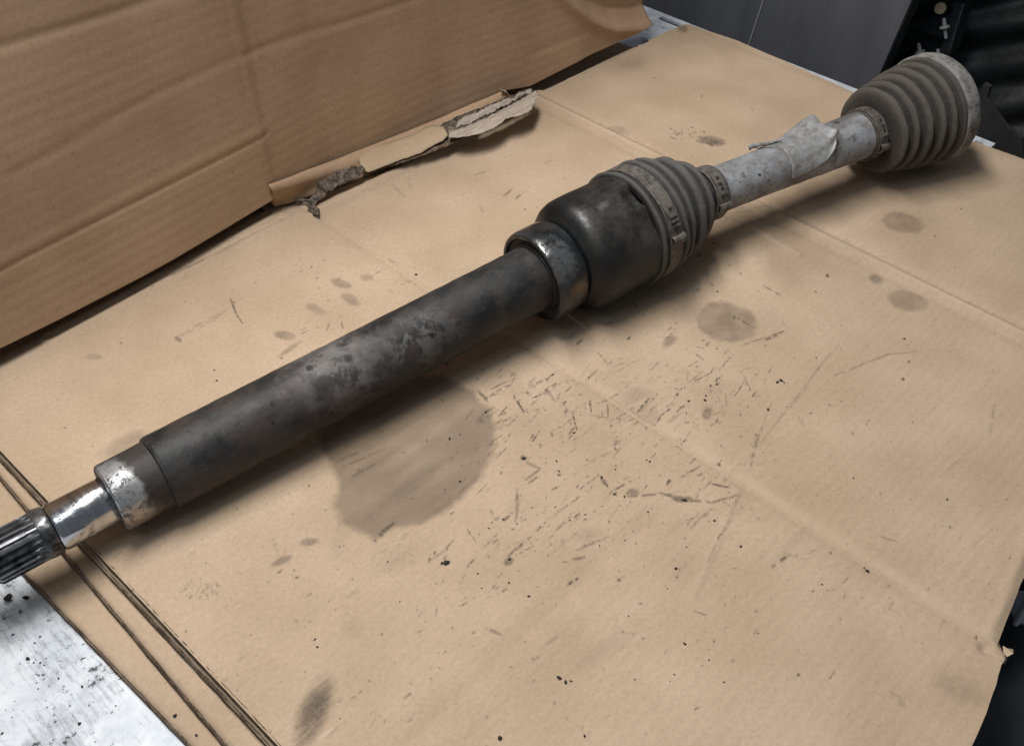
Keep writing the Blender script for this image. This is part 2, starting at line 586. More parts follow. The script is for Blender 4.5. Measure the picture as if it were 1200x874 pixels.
Z += -0.0005 * gauss(dq, 0.006)
dq = seg_dist([(60, 394), (180, 330), (330, 255)])                                     # narrow crease by the upright board
Z += -0.0010 * gauss(dq, 0.0018) + 0.0009 * gauss(dq - 0.005, 0.003)
dq = seg_dist([(866, 572), (840, 640), (812, 700)])
Z += 0.0006 * gauss(dq, 0.002)
dq = seg_dist([(875, 262), (935, 300)])
Z += 0.0012 * gauss(dq, 0.004)
edge_on = np.clip((GX - bend[0, 0] - 0.003) / 0.006, 0, 1)
ybend = bend[0, 1] + (bend[1, 1] - bend[0, 1]) * (GX - bend[0, 0]) / (bend[1, 0] - bend[0, 0])
Z -= edge_on * 0.0065 * np.clip((ybend - GY) / 0.010, 0, 1.6) ** 1.7                   # right edge rolls down
Z += edge_on * 0.0010 * gauss(GY - ybend - 0.001, 0.003)
Z -= 0.0025 * gauss(np.hypot(GX - bend[0, 0], GY - bend[0, 1]), 0.0035)
far = np.clip((GX - 0.845) / 0.011, 0, 1)
Z -= 0.0012 * far ** 2
Z -= np.clip((XL + 0.004 - GX) / 0.004, 0, 1) ** 2 * 0.0006
dq = seg_dist([(374, 247), (430, 222), (490, 190), (545, 162)])
Z += 0.0050 * gauss(dq, 0.0065)
corner = gauss(np.hypot(GX - 0.856, GY - 0.559), 0.05)
Z += 0.0022 * corner
contact = np.clip(1 - np.abs((GY - (0.349 - 0.2 * (GX - 0.48))) / 0.06), 0, 1)
Z = np.where((contact > 0) & (Z > 0), Z * (1 - 0.75 * contact), Z)

# marks: R oil and under-shaft tone, G dirt, B rubbed pale and painted crease light
OIL = np.zeros_like(GX)
DIRT = np.zeros_like(GX)
PALE = np.zeros_like(GX)


def window(cx, cy, r):
    i0, i1 = np.searchsorted(xs, [cx - r, cx + r])
    f0 = (cy - r - 0.025) / (0.575)
    f1 = (cy + r - 0.005) / (0.54)
    j0, j1 = max(0, int(f0 * ny) - 3), min(ny, int(f1 * ny) + 3)
    if i1 <= i0 or j1 <= j0:
        return None
    return slice(i0, i1), slice(j0, j1)


def mark(layer, fn, cx, cy, r):
    w = window(cx, cy, r)
    if w is None:
        return
    layer[w] = np.maximum(layer[w], np.clip(fn(GX[w], GY[w]), 0, 1))


def ellipse(layer, px, py, a, b_, ang, amt, soft=0.3, wob=0.25, grain=0.0, seed=0):
    """stain: picture centre, half axes in picture pixels along direction ang (deg) and across"""
    c = G(px, py)[:2]
    r_ = math.radians(ang)
    e1 = G(px + a * math.cos(r_), py + a * math.sin(r_))[:2] - c
    e2 = G(px - b_ * math.sin(r_), py + b_ * math.cos(r_))[:2] - c
    Mi = np.linalg.inv(np.stack([e1, e2], 1))
    R = max(np.hypot(*e1), np.hypot(*e2)) * (1.6 + soft)

    def fn(x, y):
        q0 = Mi[0, 0] * (x - c[0]) + Mi[0, 1] * (y - c[1])
        q1 = Mi[1, 0] * (x - c[0]) + Mi[1, 1] * (y - c[1])
        d = np.hypot(q0, q1) + wob * (fbm(x * 160, y * 160, seed + 9, 3) - 0.5) * 2
        o = amt * np.clip((1 + soft / 2 - d) / soft, 0, 1)
        if layer is OIL:
            o = o * np.clip(0.55 + 0.9 * fbm(x * 110, y * 110, seed + 2, 4) * (0.6 + 0.4 * np.clip(1.2 - d, 0, 1)), 0.3, 1.15)
        if grain:
            o = o * np.clip(1 - grain + 2 * grain * fbm(x * 60, y * 500, seed + 4, 3), 0, 1.2)
        return o
    mark(layer, fn, c[0], c[1], R)


def stroke(layer, pts, w, amt, brk=0.5, seed=0, taper=True):
    """scratch along picture points, half width w in metres"""
    P = [G(*p)[:2] for p in pts]
    c = np.mean(P, 0)
    R = max(np.hypot(*(p - c)) for p in P) + 4 * w
    L = np.cumsum([0] + [np.hypot(*(b_ - a)) for a, b_ in zip(P[:-1], P[1:])])

    def fn(x, y):
        best = np.full(x.shape, 9.0)
        s_ = np.zeros(x.shape)
        for k, (a, b_) in enumerate(zip(P[:-1], P[1:])):
            ab = b_ - a
            t_ = np.clip(((x - a[0]) * ab[0] + (y - a[1]) * ab[1]) / max(ab @ ab, 1e-12), 0, 1)
            d = np.hypot(x - a[0] - t_ * ab[0], y - a[1] - t_ * ab[1])
            m = d < best
            best = np.where(m, d, best)
            s_ = np.where(m, (L[k] + t_ * (L[k + 1] - L[k])) / max(L[-1], 1e-9), s_)
        ww = w * (0.35 + 0.65 * np.sin(np.pi * np.clip(s_ * 0.9 + 0.08, 0, 1))) if taper else w
        o = 1.0 * amt * np.clip(1.5 - best / ww, 0, 1)
        return o * np.clip((fbm(x * 420, y * 420, seed, 3) - brk * 0.95) * 7 + 0.2, 0, 1)
    mark(layer, fn, c[0], c[1], R)


# the big oil patch
poly = np.array([G(*p)[:2] for p in [(372, 470), (375, 520), (388, 545), (396, 563), (393, 590), (402, 612), (425, 626), (440, 634), (462, 619), (492, 615), (522, 602), (545, 580), (562, 560), (575, 535), (579, 510), (576, 488), (566, 470), (552, 458), (520, 440), (440, 440)]])


def poly_sd(x, y, P):
    d = np.full(x.shape, 9.0)
    ins = np.zeros(x.shape, bool)
    for a, b_ in zip(P, np.roll(P, -1, 0)):
        ab = b_ - a
        t_ = np.clip(((x - a[0]) * ab[0] + (y - a[1]) * ab[1]) / (ab @ ab), 0, 1)
        d = np.minimum(d, np.hypot(x - a[0] - t_ * ab[0], y - a[1] - t_ * ab[1]))
        cond = ((a[1] > y) != (b_[1] > y)) & (x < (b_[0] - a[0]) * (y - a[1]) / (b_[1] - a[1] + 1e-15) + a[0])
        ins ^= cond
    return np.where(ins, -d, d)


pc = poly.mean(0)
mark(OIL, lambda x, y: 0.62 * np.clip(0.5 - (poly_sd(x, y, poly) + 0.007 * (fbm(x * 120, y * 120, 3, 5) - 0.5)) / 0.0048, 0, 1) * np.clip(0.50 + 0.55 * fbm(x * 40, y * 40, 6, 3) + 0.45 * fbm(x * 22, y * 150, 7, 3), 0.3, 1.25), pc[0], pc[1], 0.11)
for q in [(852, 377, 37, 23, 12, .58, .22, .12), (1058, 261, 26, 12, 12, .50, .30, .12), (1063, 352, 24, 12, 12, .42, .30, .12),
          (145, 521, 28, 10, -25, .42, .7, .3), (370, 362, 12, 5, 25, .45, .6, .3), (400, 332, 11, 5, 20, .5, .5, .3), (411, 351, 11, 6, 25, .5, .5, .3),
          (430, 325, 8, 4, 5, .4, .5, .3), (335, 393, 13, 5, 8, .55, .5, .3), (340, 409, 15, 3, -35, .45, .6, .3), (110, 418, 9, 3, 0, .35, .6, .3),
          (800, 36, 7, 5, 20, .6, .6, .3), (1122, 806, 34, 14, 25, .26, 1.0, .3), (740, 75, 20, 8, -20, .22, 1., .3), (725, 152, 12, 4, 10, .3, .6, .4),
          (690, 628, 14, 10, 0, .25, 1., .3), (470, 190, 20, 8, -20, .2, 1., .3)]:
    ellipse(OIL, *q[:5], amt=q[5], soft=q[6], wob=q[7], seed=int(q[0]))
ellipse(OIL, 368, 832, 42, 17, 112, .55, .7, .25, .9, 3)
ellipse(DIRT, 366, 836, 36, 13, 112, .55, .9, .35, .95, 5)
ellipse(DIRT, 1027, 327, 9, 6, 20, .60, .7, .3, 0.3, 6)
ellipse(DIRT, 833, 165, 14, 5, 12, .75, .7, .5, 0.5, 7)
ellipse(DIRT, 362, 635, 11, 5, -8, .5, .6, .3, 0.3, 8)
ellipse(OIL, 330, 657, 13, 4, -25, .7, .6, .3, 0.3, 8)
ellipse(DIRT, 597, 657, 7, 5, -35, .7, .5, .4, 0.3, 9)
ellipse(DIRT, 742, 577, 8, 5, -10, .65, .5, .4, 0.3, 9)
ellipse(DIRT, 800, 585, 13, 4, 5, .75, .5, .4, 0.3, 10)
ellipse(DIRT, 829, 482, 6, 8, 5, .55, .7, .4, 0.3, 10)
ellipse(DIRT, 757, 484, 14, 10, 15, .30, 1., .6, 0.8, 11)
ellipse(DIRT, 745, 462, 18, 8, -15, .22, 1., .6, 0.8, 12)
ellipse(OIL, 785, 400, 9, 6, -40, .6, .6, .4, 0.3, 13)
for k in range(26):                                          # brown crumbs scattered left of the smear
    ellipse(DIRT, 826 - rng.random() * 40, 161 - rng.random() * 12 + rng.random() * 6, 0.7 + 1.7 * rng.random() ** 2, 0.7 + 0.7 * rng.random(), 180 * rng.random(), .3 + .5 * rng.random(), .8, .5, 0, k)
# single scratches that can be picked out
for pts, w, a in [
    ([(742, 582), (775, 578), (800, 585), (835, 588), (866, 578)], .0011, .75), ([(866, 578), (855, 610), (838, 640), (826, 668)], .0009, .32),
    ([(270, 350), (277, 368), (284, 379)], .0008, .85), ([(205, 397), (235, 380), (262, 366)], .0016, .32), ([(206, 395), (212, 400)], .0015, .7),
    ([(222, 392), (250, 376), (268, 360)], .0008, .3), ([(400, 322), (395, 330)], .0005, .5),
    ([(383, 388), (386, 378)], .0006, .6), ([(402, 386), (400, 376)], .0006, .6), ([(440, 634), (450, 622), (462, 612)], .0014, .75),
    ([(905, 664), (926, 648)], .0010, .8), ([(926, 650), (946, 654)], .0009, .35), ([(978, 440), (1040, 415), (1075, 412)], .0009, .42),
    ([(890, 520), (930, 470), (960, 430), (984, 402)], .0009, .30), ([(905, 500), (948, 452)], .0007, .26), ([(880, 545), (884, 525), (893, 500)], .0012, .5),
    ([(893, 500), (905, 470)], .0007, .25), ([(860, 370), (885, 385)], .0010, .6), ([(898, 398), (918, 388)], .0015, .75), ([(870, 404), (902, 394)], .0008, .5),
    ([(895, 335), (915, 346)], .0009, .7), ([(815, 415), (825, 422)], .0009, .6), ([(620, 455), (640, 442)], .0010, .7), ([(700, 412), (712, 425)], .0007, .5),
    ([(575, 464), (600, 450)], .0016, .7), ([(560, 458), (572, 470)], .0011, .75), ([(632, 463), (652, 448)], .0013, .75), ([(640, 455), (650, 470)], .001, .55),
    ([(612, 534), (618, 542)], .0020, .85), ([(618, 542), (632, 548)], .0012, .5), ([(616, 562), (634, 548)], .0010, .6), ([(606, 572), (606, 600), (604, 612)], .0010, .5),
    ([(705, 560), (712, 570)], .0013, .75), ([(718, 574), (722, 580)], .0014, .75), ([(520, 660), (524, 640), (534, 630)], .0008, .6), ([(548, 664), (556, 654)], .0009, .65),
    ([(568, 736), (588, 744)], .0010, .55), ([(640, 756), (660, 740)], .0010, .22), ([(850, 230), (875, 245)], .0012, .35), ([(860, 250), (905, 240)], .0012, .25),
    ([(825, 243), (870, 262)], .0011, .35), ([(1140, 640), (1168, 615)], .0006, .25), ([(1100, 560), (1132, 532)], .0007, .2), ([(1030, 627), (1053, 634)], .0008, .4),
    ([(1166, 470), (1160, 510)], .0008, .3), ([(940, 650), (958, 642)], .0009, .3), ([(150, 346), (170, 337)], .0009, .6), ([(205, 322), (238, 306)], .0008, .65),
    ([(250, 302), (300, 275)], .0006, .35), ([(555, 480), (545, 492)], .0007, .5), ([(690, 485), (720, 490)], .0010, .3), ([(672, 520), (700, 495)], .0007, .3),
    ([(395, 540), (420, 530)], .0009, .5), ([(400, 548), (452, 525)], .0008, .45), ([(410, 560), (440, 543)], .0009, .5), ([(478, 214), (486, 222)], .001, .4),
    ([(458, 215), (478, 235)], .0008, .3), ([(556, 206), (576, 198)], .001, .35), ([(590, 230), (600, 222)], .0011, .6), ([(604, 233), (615, 225)], .0011, .65),
    ([(560, 240), (568, 250)], .0007, .4), ([(440, 320), (452, 312)], .0009, .5), ([(470, 332), (486, 322)], .0012, .5), ([(455, 300), (470, 310)], .0008, .4),
    ([(430, 290), (420, 285)], .0009, .5), ([(460, 595), (500, 560), (560, 520)], .0045, .10), ([(430, 610), (480, 570)], .004, .10),
    ([(1045, 812), (1060, 826)], .0022, .28), ([(385, 862), (400, 846)], .0005, .3), ([(935, 485), (942, 500)], .0012, .25)]:
    stroke(DIRT, pts, w, a, .35, int(pts[0][0]))
# scuffs dragged along the flutes, thickest beside the joint
dvx = CX * 0
def streaks(box, nmb, lmin, lmax, amax, seedk):
    x0, y0, x1, y1 = box
    for k in range(nmb):
        px, py = x0 + (x1 - x0) * rng.random(), y0 + (y1 - y0) * rng.random()
        g0 = G(px, py)
        ang = rng.normal(0.02, 0.16) if rng.random() < 0.8 else rng.normal(0.3, 0.8)
        L_ = lmin + (lmax - lmin) * rng.random() ** 2.2
        w = 0.00034 + 0.0007 * rng.random() ** 3
        am = amax * (0.2 + 1.1 * rng.random() ** 1.4)
        c = g0[:2]
        e = np.array([math.cos(ang), math.sin(ang)]) * L_ / 2
        P0, P1 = c - e, c + e
        R = L_ / 2 + 0.004

        def fn(x, y):
            ab = P1 - P0
            t_ = np.clip(((x - P0[0]) * ab[0] + (y - P0[1]) * ab[1]) / (ab @ ab), 0, 1)
            d = np.hypot(x - P0[0] - t_ * ab[0], y - P0[1] - t_ * ab[1])
            return 1.15 * am * np.clip(1.5 - d / (w * (0.4 + 0.6 * np.sin(np.pi * t_))), 0, 1) * np.clip((fbm(x * 420, y * 420, k, 3) - 0.36) * 6, 0, 1)
        mark(DIRT, fn, c[0], c[1], R)


streaks((560, 385, 860, 640), 190, .003, .022, .75, 1)
streaks((560, 440, 680, 520), 60, .004, .020, .85, 1)
streaks((700, 420, 900, 500), 75, .003, .02, .8, 1)
streaks((440, 560, 700, 720), 45, .003, .016, .7, 2)
streaks((380, 640, 1000, 860), 70, .002, .010, .55, 3)
streaks((840, 330, 1180, 760), 55, .002, .012, .4, 4)
streaks((200, 280, 480, 400), 55, .002, .012, .45, 5)
streaks((440, 180, 640, 300), 45, .002, .010, .45, 6)
streaks((640, 60, 1180, 300), 60, .002, .010, .3, 7)
streaks((120, 600, 420, 820), 50, .002, .008, .5, 8)
streaks((700, 330, 900, 420), 60, .003, .016, .5, 9)
for k in range(420):                                        # specks
    px, py = 60 + 1130 * rng.random(), 60 + 800 * rng.random()
    if rng.random() < 0.55:
        px, py = rng.normal(700, 150), rng.normal(520, 120)
    ellipse(DIRT, px, py, 0.8 + 1.9 * rng.random() ** 3, 0.8 + 1.2 * rng.random() ** 3, rng.random() * 180, .35 + .6 * rng.random(), .8, .3, 0, k)
for k in range(60):                                         # fine spatter lower left
    ellipse(DIRT, rng.normal(232, 14), rng.normal(690, 6), 0.8 + rng.random(), 0.8, 0, .5, .8, .3, 0, k)
for k in range(16):                                         # faint blurred smudges
    ellipse(OIL, 380 + 560 * rng.random(), 430 + 380 * rng.random(), 10 + 30 * rng.random(), 6 + 9 * rng.random(), -40 + 25 * rng.normal(), .07 + .10 * rng.random(), 1.1, .5, .5, k)
for k in range(13):                                         # dotted cut by the upright board
    ellipse(DIRT, 203 + 36 * k / 12, 323 - 17 * k / 12, 1.3, 0.9, -25, .7, .7, .2, 0, k)
band_noise = fbm(GX * 30, GY * 30, 14, 4)
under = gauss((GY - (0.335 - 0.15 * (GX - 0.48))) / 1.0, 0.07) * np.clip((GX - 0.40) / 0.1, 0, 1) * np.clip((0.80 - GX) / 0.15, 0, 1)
OIL = np.maximum(OIL, 0.32 * under * np.clip((band_noise - 0.40) * 4, 0, 1))  # patchy darkening in a broad band beneath the shaft
PALE = np.maximum(PALE, 0.75 * gauss(d1 - 0.001, 0.0028) * np.clip(0.3 + 1.1 * fbm(GX * 40, GY * 40, 5, 3), 0, 1))
PALE = np.maximum(PALE, 0.40 * gauss(d2 - 0.0045, 0.004) * np.clip((0.40 - GY) / 0.03, 0.3, 1) * np.clip(0.2 + fbm(GX * 40, GY * 40, 6, 3), 0, 1))  # near crease: its lit side lightened in the colour
stroke(PALE, [(60, 394), (180, 330), (330, 255)], .0018, .6, .3, 4)
stroke(PALE, [(880, 266), (935, 298)], .003, .45, .1, 5)
stroke(PALE, [(372, 866), (392, 852)], .0008, .8, .1, 6)

sheet = thing('cardboard_sheet', 'large flat tan cardboard sheet on top, oil stained and scuffed, carrying the drive shaft', 'cardboard', (0.45, 0.3, 0), 'cardboard sheets stacked on the bench')
verts = np.stack([GX, GY, Z], 2).reshape(-1, 3) - np.array([0.45, 0.3, 0])
ii = np.arange(nx * ny).reshape(nx, ny)
quads = np.stack([ii[:-1, :-1], ii[1:, :-1], ii[1:, 1:], ii[:-1, 1:]], 2).reshape(-1, 4)
me = bpy.data.meshes.new('top_liner')
me.vertices.add(len(verts))
me.vertices.foreach_set('co', verts.ravel())
me.loops.add(quads.size)
me.loops.foreach_set('vertex_index', quads.ravel().astype(np.int32))
me.polygons.add(len(quads))
me.polygons.foreach_set('loop_start', np.arange(0, quads.size, 4, dtype=np.int32))
me.update(calc_edges=True)
me.polygons.foreach_set('use_smooth', np.ones(len(quads), bool))
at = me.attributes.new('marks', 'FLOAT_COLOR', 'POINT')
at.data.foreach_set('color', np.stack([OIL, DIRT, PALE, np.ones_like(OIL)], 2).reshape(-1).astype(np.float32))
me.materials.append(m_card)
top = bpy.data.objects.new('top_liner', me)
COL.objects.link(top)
top.parent = sheet


def skirt(name, line, drop, mat, parent, inset=(0, 0, 0)):
    P = np.asarray(line)
    Q = P + np.array([inset[0], inset[1], -drop])
    n_ = len(P)
    return mesh_ob(name, np.concatenate([P, Q]), [(i, i + 1, n_ + i + 1, n_ + i) for i in range(n_ - 1)], mat, parent)


S3 = np.stack([GX, GY, Z], 2)
skirt('cut_edge', S3[-1, ::4], 0.0038, m_card_low, sheet)
skirt('cut_edge', S3[::4, -1], 0.0036, m_core, sheet)
skirt('cut_edge', S3[::4, 0], 0.0040, m_card_low, sheet)
core_wave(lambda y: 0.1072 + 0 * y, 0.03, 0.565, 0.0, 'fluted_core', sheet, seed=9)
liner_strip(lambda y: 0.1066 + 0 * y, 0.85, 0.03, 0.56, -T + 0.0007, m_card_low, 'bottom_liner', sheet, 31)
v = []
tab = MB()                                                  # small torn scrap at the notch
tp = [G(1176, 757, .0006), G(1181, 760, .002), G(1188, 761, .004), G(1188, 766, .002), G(1181, 770, 0.0008), G(1177, 766, 0.0004)]
o = mesh_ob('torn_tab', tp, [tuple(range(6))], m_card_pale, sheet, False)
o.modifiers.new('thickness', 'SOLIDIFY').thickness = 0.0012

# ================================================================== UPRIGHT BOARD
board = thing('upright_cardboard', 'upright brown cardboard panel standing behind the flat sheets, creased, curled at its end', 'cardboard', (0.45, 0.59, 0.0))
bx0, bx1, bz1 = -0.10, 0.842, 0.34
nbx, nbz = 420, 230
uu = np.linspace(bx0, bx1, nbx)
base_y = np.interp(uu, [-0.1, 0.15, 0.25, 0.368, 0.372, 0.43, 0.55, 0.63, 0.70, 0.80, 0.842], [0.560, 0.565, 0.570, 0.580, 0.5825, 0.589, 0.585, 0.574, 0.567, 0.566, 0.563])
base_y = np.convolve(np.pad(base_y, 1, 'edge'), np.ones(3) / 3, 'valid')
fb = [(-60, 436), (0, 409), (70, 375), (144, 337), (205, 304), (264, 269), (314, 239), (330, 226), (400, 187), (500, 147), (590, 107), (622, 101), (690, 66), (740, 43), (763, 28)]
fv = []
for q in fb:
    yq = 0.575
    for _ in range(6):
        a = V(*q, yq)
        yq = np.interp(a[0], uu, base_y)
    fv.append(V(*q, yq))
fv = np.array(fv)
bx1 = fv[-1, 0]
uu = np.linspace(bx0, bx1, nbx)
base_y = np.interp(uu, np.linspace(bx0, 0.842, nbx), base_y)
bot_z = np.interp(uu, fv[:, 0], fv[:, 2])
ww = np.linspace(0, 1, nbz) ** 1.3
BX = np.repeat(uu[:, None], nbz, 1)
BZ = bot_z[:, None] + (bz1 - bot_z[:, None]) * ww[None]
BY = np.repeat(base_y[:, None], nbz, 1)
BX = BX - 0.045 * BZ * np.clip((BX - 0.2) / 0.6, 0, 1)      # ends lean a little
BY = BY + 0.010 * (BZ / 0.2) * np.clip(1 - BZ, 0, 1) + 0.0012 * (fbm(BX * 6, BZ * 6, 21, 3) - 0.5)
BY += 0.000045 * np.sin(BZ * 2 * np.pi / 0.0085 + 2.5 * vnoise(BX * 5, BZ * 8, 22)) * (0.4 + 0.9 * vnoise(BX * 7, BZ * 30, 24))


def vline(px, yv=0.59):
    a = np.array([V(*p, yv) for p in px])
    return a[:, 0], a[:, 2]


def bcrease(px, amp, w, asym=0.0, yv=0.59):
    global BY
    P = [np.array([V(*p, yv)[0], V(*p, yv)[2]]) for p in px]
    best = np.full(BX.shape, 9.0)
    for a, b_ in zip(P[:-1], P[1:]):
        ab = b_ - a
        t_ = np.clip(((BX - a[0]) * ab[0] + (BZ - a[1]) * ab[1]) / (ab @ ab), 0, 1)
        best = np.minimum(best, np.hypot(BX - a[0] - t_ * ab[0], BZ - a[1] - t_ * ab[1]))
    BY = BY + amp * gauss(best, w)


bcrease([(250, -40), (272, 60), (296, 160), (316, 240)], 0.0005, 0.0012)
bcrease([(-60, 322), (0, 291), (130, 232), (308, 155)], 0.0007, 0.0018)
bcrease([(-60, 312), (0, 281), (130, 222), (308, 147)], -0.0003, 0.0030)
bcrease([(-60, 60), (0, 41), (130, 8), (200, -12)], 0.0007, 0.0035)
bcrease([(283, 64), (420, 24), (500, -4)], 0.0006, 0.0035)
bcrease([(0, 190), (180, 100), (276, 62)], 0.0004, 0.0040)
bcrease([(610, 55), (680, 22)], 0.0004, 0.004)
arc = [(640, -20), (660, 4), (682, 22), (706, 31), (735, 30), (775, 16)]
bcrease(arc, -0.0035, 0.0045, yv=0.58)
pa = np.array([[V(*p, 0.58)[0], V(*p, 0.58)[2]] for p in arc])
inside = np.clip((BZ - np.interp(BX, pa[:, 0], pa[:, 1]) - 0.004) / 0.014, 0, 1) * np.clip((BX - pa[0, 0] + 0.02) / 0.03, 0, 1)
BY += 0.011 * inside * np.clip(1 - (BZ - 0.02) / 0.12, 0, 1)
BY += -0.004 * gauss(BZ - 0.004, 0.006) * np.clip((BX - 0.70) / 0.1, 0, 1)
bo = mesh_ob('panel_face', np.stack([BX, BY, BZ], 2).reshape(-1, 3), grid_faces(nbx, nbz), m_card_up, board)
md = bo.modifiers.new('thickness', 'SOLIDIFY')
md.thickness = 0.0036
md.offset = -1 if bo.data.polygons[0].normal.y < 0 else 1

rear = MB()  # unseen backing added so the gap beneath the panel stays dark
rear.bx(bx0, bx1 - 0.012, 0.607, 0.611, ZB + 0.001, bz1)
rear.build('shade_backing', m_card_up, board)
rear = MB()  # unseen lid added to close that space from the light above
rear.bx(bx0, bx1 - 0.012, 0.570, 0.607, bz1 + 0.001, bz1 + 0.005)
rear.build('shade_lid', m_card_up, board)

# rolled lip along its foot
nl = 90
lx = np.linspace(0, 1, nl)
prof = []
top_px = [(316, 219), (400, 187), (500, 147), (592, 108)]
bot_px = [(322, 243), (352, 234), (425, 208), (500, 176), (560, 146), (603, 124)]
def along(px, t_):
    P = np.array(px, float)
    L_ = np.cumsum([0] + [np.hypot(*(b_ - a)) for a, b_ in zip(P[:-1], P[1:])])
    L_ /= L_[-1]
    return np.stack([np.interp(t_, L_, P[:, 0]), np.interp(t_, L_, P[:, 1])], -1)


lv = []
for i, t_ in enumerate(lx):
    pt, pb = along(top_px, t_), along(bot_px, t_)
    yb = np.interp(V(*pt, .585)[0], uu, base_y)
    A = V(*pt, yb - 0.0015)
    B = G(*pb, 0.0015)
    A[2] = max(A[2], 0.009)
    wob = 0.0012 * (vnoise(t_ * 14, 0.3, 3) - 0.5)
    bulge = [(0.0, 0, 0.002), (0.08, 0.0022, 0.001), (0.20, 0.0034, 0.0006), (0.34, 0.0024, 0.0), (0.60, 0.0, -0.001), (0.82, -0.0015, -0.001), (1.0, 0, 0)]
    for q, oy, oz in bulge:
        lv.append(A * (1 - q) + B * q + np.array([0, -oy + wob, oz]))
lip = mesh_ob('folded_lip', lv, grid_faces(nl, 7), m_card_up, board)
lip.modifiers.new('thickness', 'SOLIDIFY').thickness = 0.001
for name, P in (('torn_corner', [V(313, 214, .588), V(322, 222, .584), G(329, 233, .006), G(322, 238, .004), G(312, 236, .005)]),
                ('torn_corner', [V(586, 104, .572), V(594, 108, .568), G(600, 118, .004), G(592, 122, .004)])):
    o = mesh_ob(name, P, [tuple(range(len(P)))], m_card_pale, board, False)
    o.modifiers.new('thickness', 'SOLIDIFY').thickness = 0.0012

# ================================================================== TORN STRIP LYING AT ITS FOOT
torn = thing('torn_cardboard_strip', 'ragged torn cardboard strip with peeled grey liner at the foot of the upright panel', 'cardboard scrap', tuple(G(480, 190)))


def strip(name, railA, railB, mat, m=8, nseg=70, thick=0.0008, bow=0.0, ragA=0.0, ragB=0.0, crumple=0.0, seed=0, parent=torn):
    """ribbon between two rails of (px, py, height)"""
    def rail(R, t_):
        R = np.array([G(*p) for p in R])
        L_ = np.cumsum([0] + [np.hypot(*(b_ - a)[:2]) for a, b_ in zip(R[:-1], R[1:])])
        L_ /= L_[-1]
        return np.stack([np.interp(t_, L_, R[:, k]) for k in range(3)], -1)
    t_ = np.linspace(0, 1, nseg)
    A, B = rail(railA, t_), rail(railB, t_)
    d = (B - A)
    d /= np.linalg.norm(d, axis=1)[:, None] + 1e-9
    A = A + d * (ragA * (fbm(t_ * 34, t_ * 0, seed, 5) - 0.5))[:, None]
    B = B + d * (ragB * (fbm(t_ * 34, t_ * 0 + 9, seed, 5) - 0.5))[:, None]
    v = []
    for i in range(nseg):
        for j in range(m):
            q = j / (m - 1)
            p = A[i] * (1 - q) + B[i] * q
            p = p + np.array([0, 0, bow * math.sin(math.pi * q)])
            if crumple:
                p = p + crumple * (np.array([vnoise(p[0] * 260, p[1] * 260, seed + k * 3) for k in range(3)]) - 0.5) * (0.6, 0.6, 1.6)
            v.append(p)
    o = mesh_ob(name, v, grid_faces(nseg, m), mat, parent)
    md = o.modifiers.new('thickness', 'SOLIDIFY')
    md.thickness = thick
    md.offset = 0
    return o


strip('lower_layer', [(424, 190, .009), (470, 172, .011), (520, 155, .012), (566, 138, .012)], [(432, 203, .009), (476, 190, .010), (522, 172, .012), (552, 158, .013)], m_core, ragB=0.003, crumple=0.001, seed=2)
strip('card_patch', [(420, 184, .012), (424, 179, .0125), (440, 172, .013), (462, 165, .014), (484, 158, .015), (500, 149, .016), (510, 147, .016), (519, 149, .016)], [(424, 200, .011), (432, 202, .0112), (450, 195, .012), (474, 186, .0125), (492, 180, .013), (507, 171, .014), (519, 165, .015), (525, 159, .0155)], m_card_pale, ragA=0.0022, ragB=0.0015, thick=0.0005, bow=0.001, seed=3)
strip('peeled_liner', [(538, 141, .015), (545, 137, .016), (569, 127, .017), (595, 116, .018), (607, 111, .018), (622, 105, .016)], [(534, 151, .014), (552, 144, .014), (575, 133, .015), (598, 121, .016), (612, 113, .016), (624, 107, .015)], m_torn, ragA=0.005, ragB=0.005, thick=0.0004, bow=0.001, seed=4, crumple=0.0009, nseg=150)
strip('peeled_liner', [(526, 154, .016), (545, 149, .017), (566, 140, .018), (590, 128, .019), (606, 119, .019), (628, 107, .018)], [(526, 162, .017), (545, 160, .020), (566, 156, .021), (580, 150, .022), (593, 139.5, .022), (610, 135, .022), (622, 130, .022), (630, 113, .021)], m_torn, ragA=0.004, ragB=0.0030, thick=0.0004, bow=0.001, seed=5, crumple=0.0006, nseg=150)
strip('dark_gap_layer', [(514, 148, .013), (535, 137, .014), (560, 128, .014), (620, 104, .014)], [(525, 160, .012), (548, 151, .013), (580, 137, .013), (626, 113, .014)], m_shred, thick=0.0006, crumple=0.001, seed=6)
strip('shredded_end', [(363, 236, .004), (371, 220, .008), (384, 208, .012), (398, 200, .014), (412, 196, .014), (424, 194, .013)], [(367, 240, .003), (380, 229, .006), (395, 219, .009), (408, 212, .011), (420, 206, .012), (428, 200, .012)], m_shred, m=12, ragA=0.003, ragB=0.003, crumple=0.0032, thick=0.0006, seed=7)
strip('shredded_end', [(358, 240, .002), (362, 236, .005), (366, 234, .006)], [(366, 250, .002), (374, 251, .003), (373, 244, .004)], m_shred, m=8, nseg=24, crumple=0.003, ragB=0.002, thick=0.0006, seed=8)
strip('shredded_end', [(330, 235, .002), (345, 234, .0025), (360, 232, .003)], [(331, 237, .001), (346, 237, .001), (362, 236, .001)], m_shred, m=5, nseg=30, crumple=0.0015, thick=0.0005, seed=9)

# ================================================================== DRIVE SHAFT
P1 = np.array([0.48073, 0.34891, 0.04134])
D1 = np.array([0.98908, -0.14025, 0.04537])
JP = P1 + 0.04 * D1
D2 = np.array([0.97062, -0.2402, 0.0075])
D2 /= np.linalg.norm(D2)
shaft = thing('drive_shaft', 'greasy used car drive shaft with black tube, joint housing and two ribbed rubber boots', 'drive shaft', tuple(P1 * (1, 1, 0)))
OFF = P1 * (1, 1, 0)


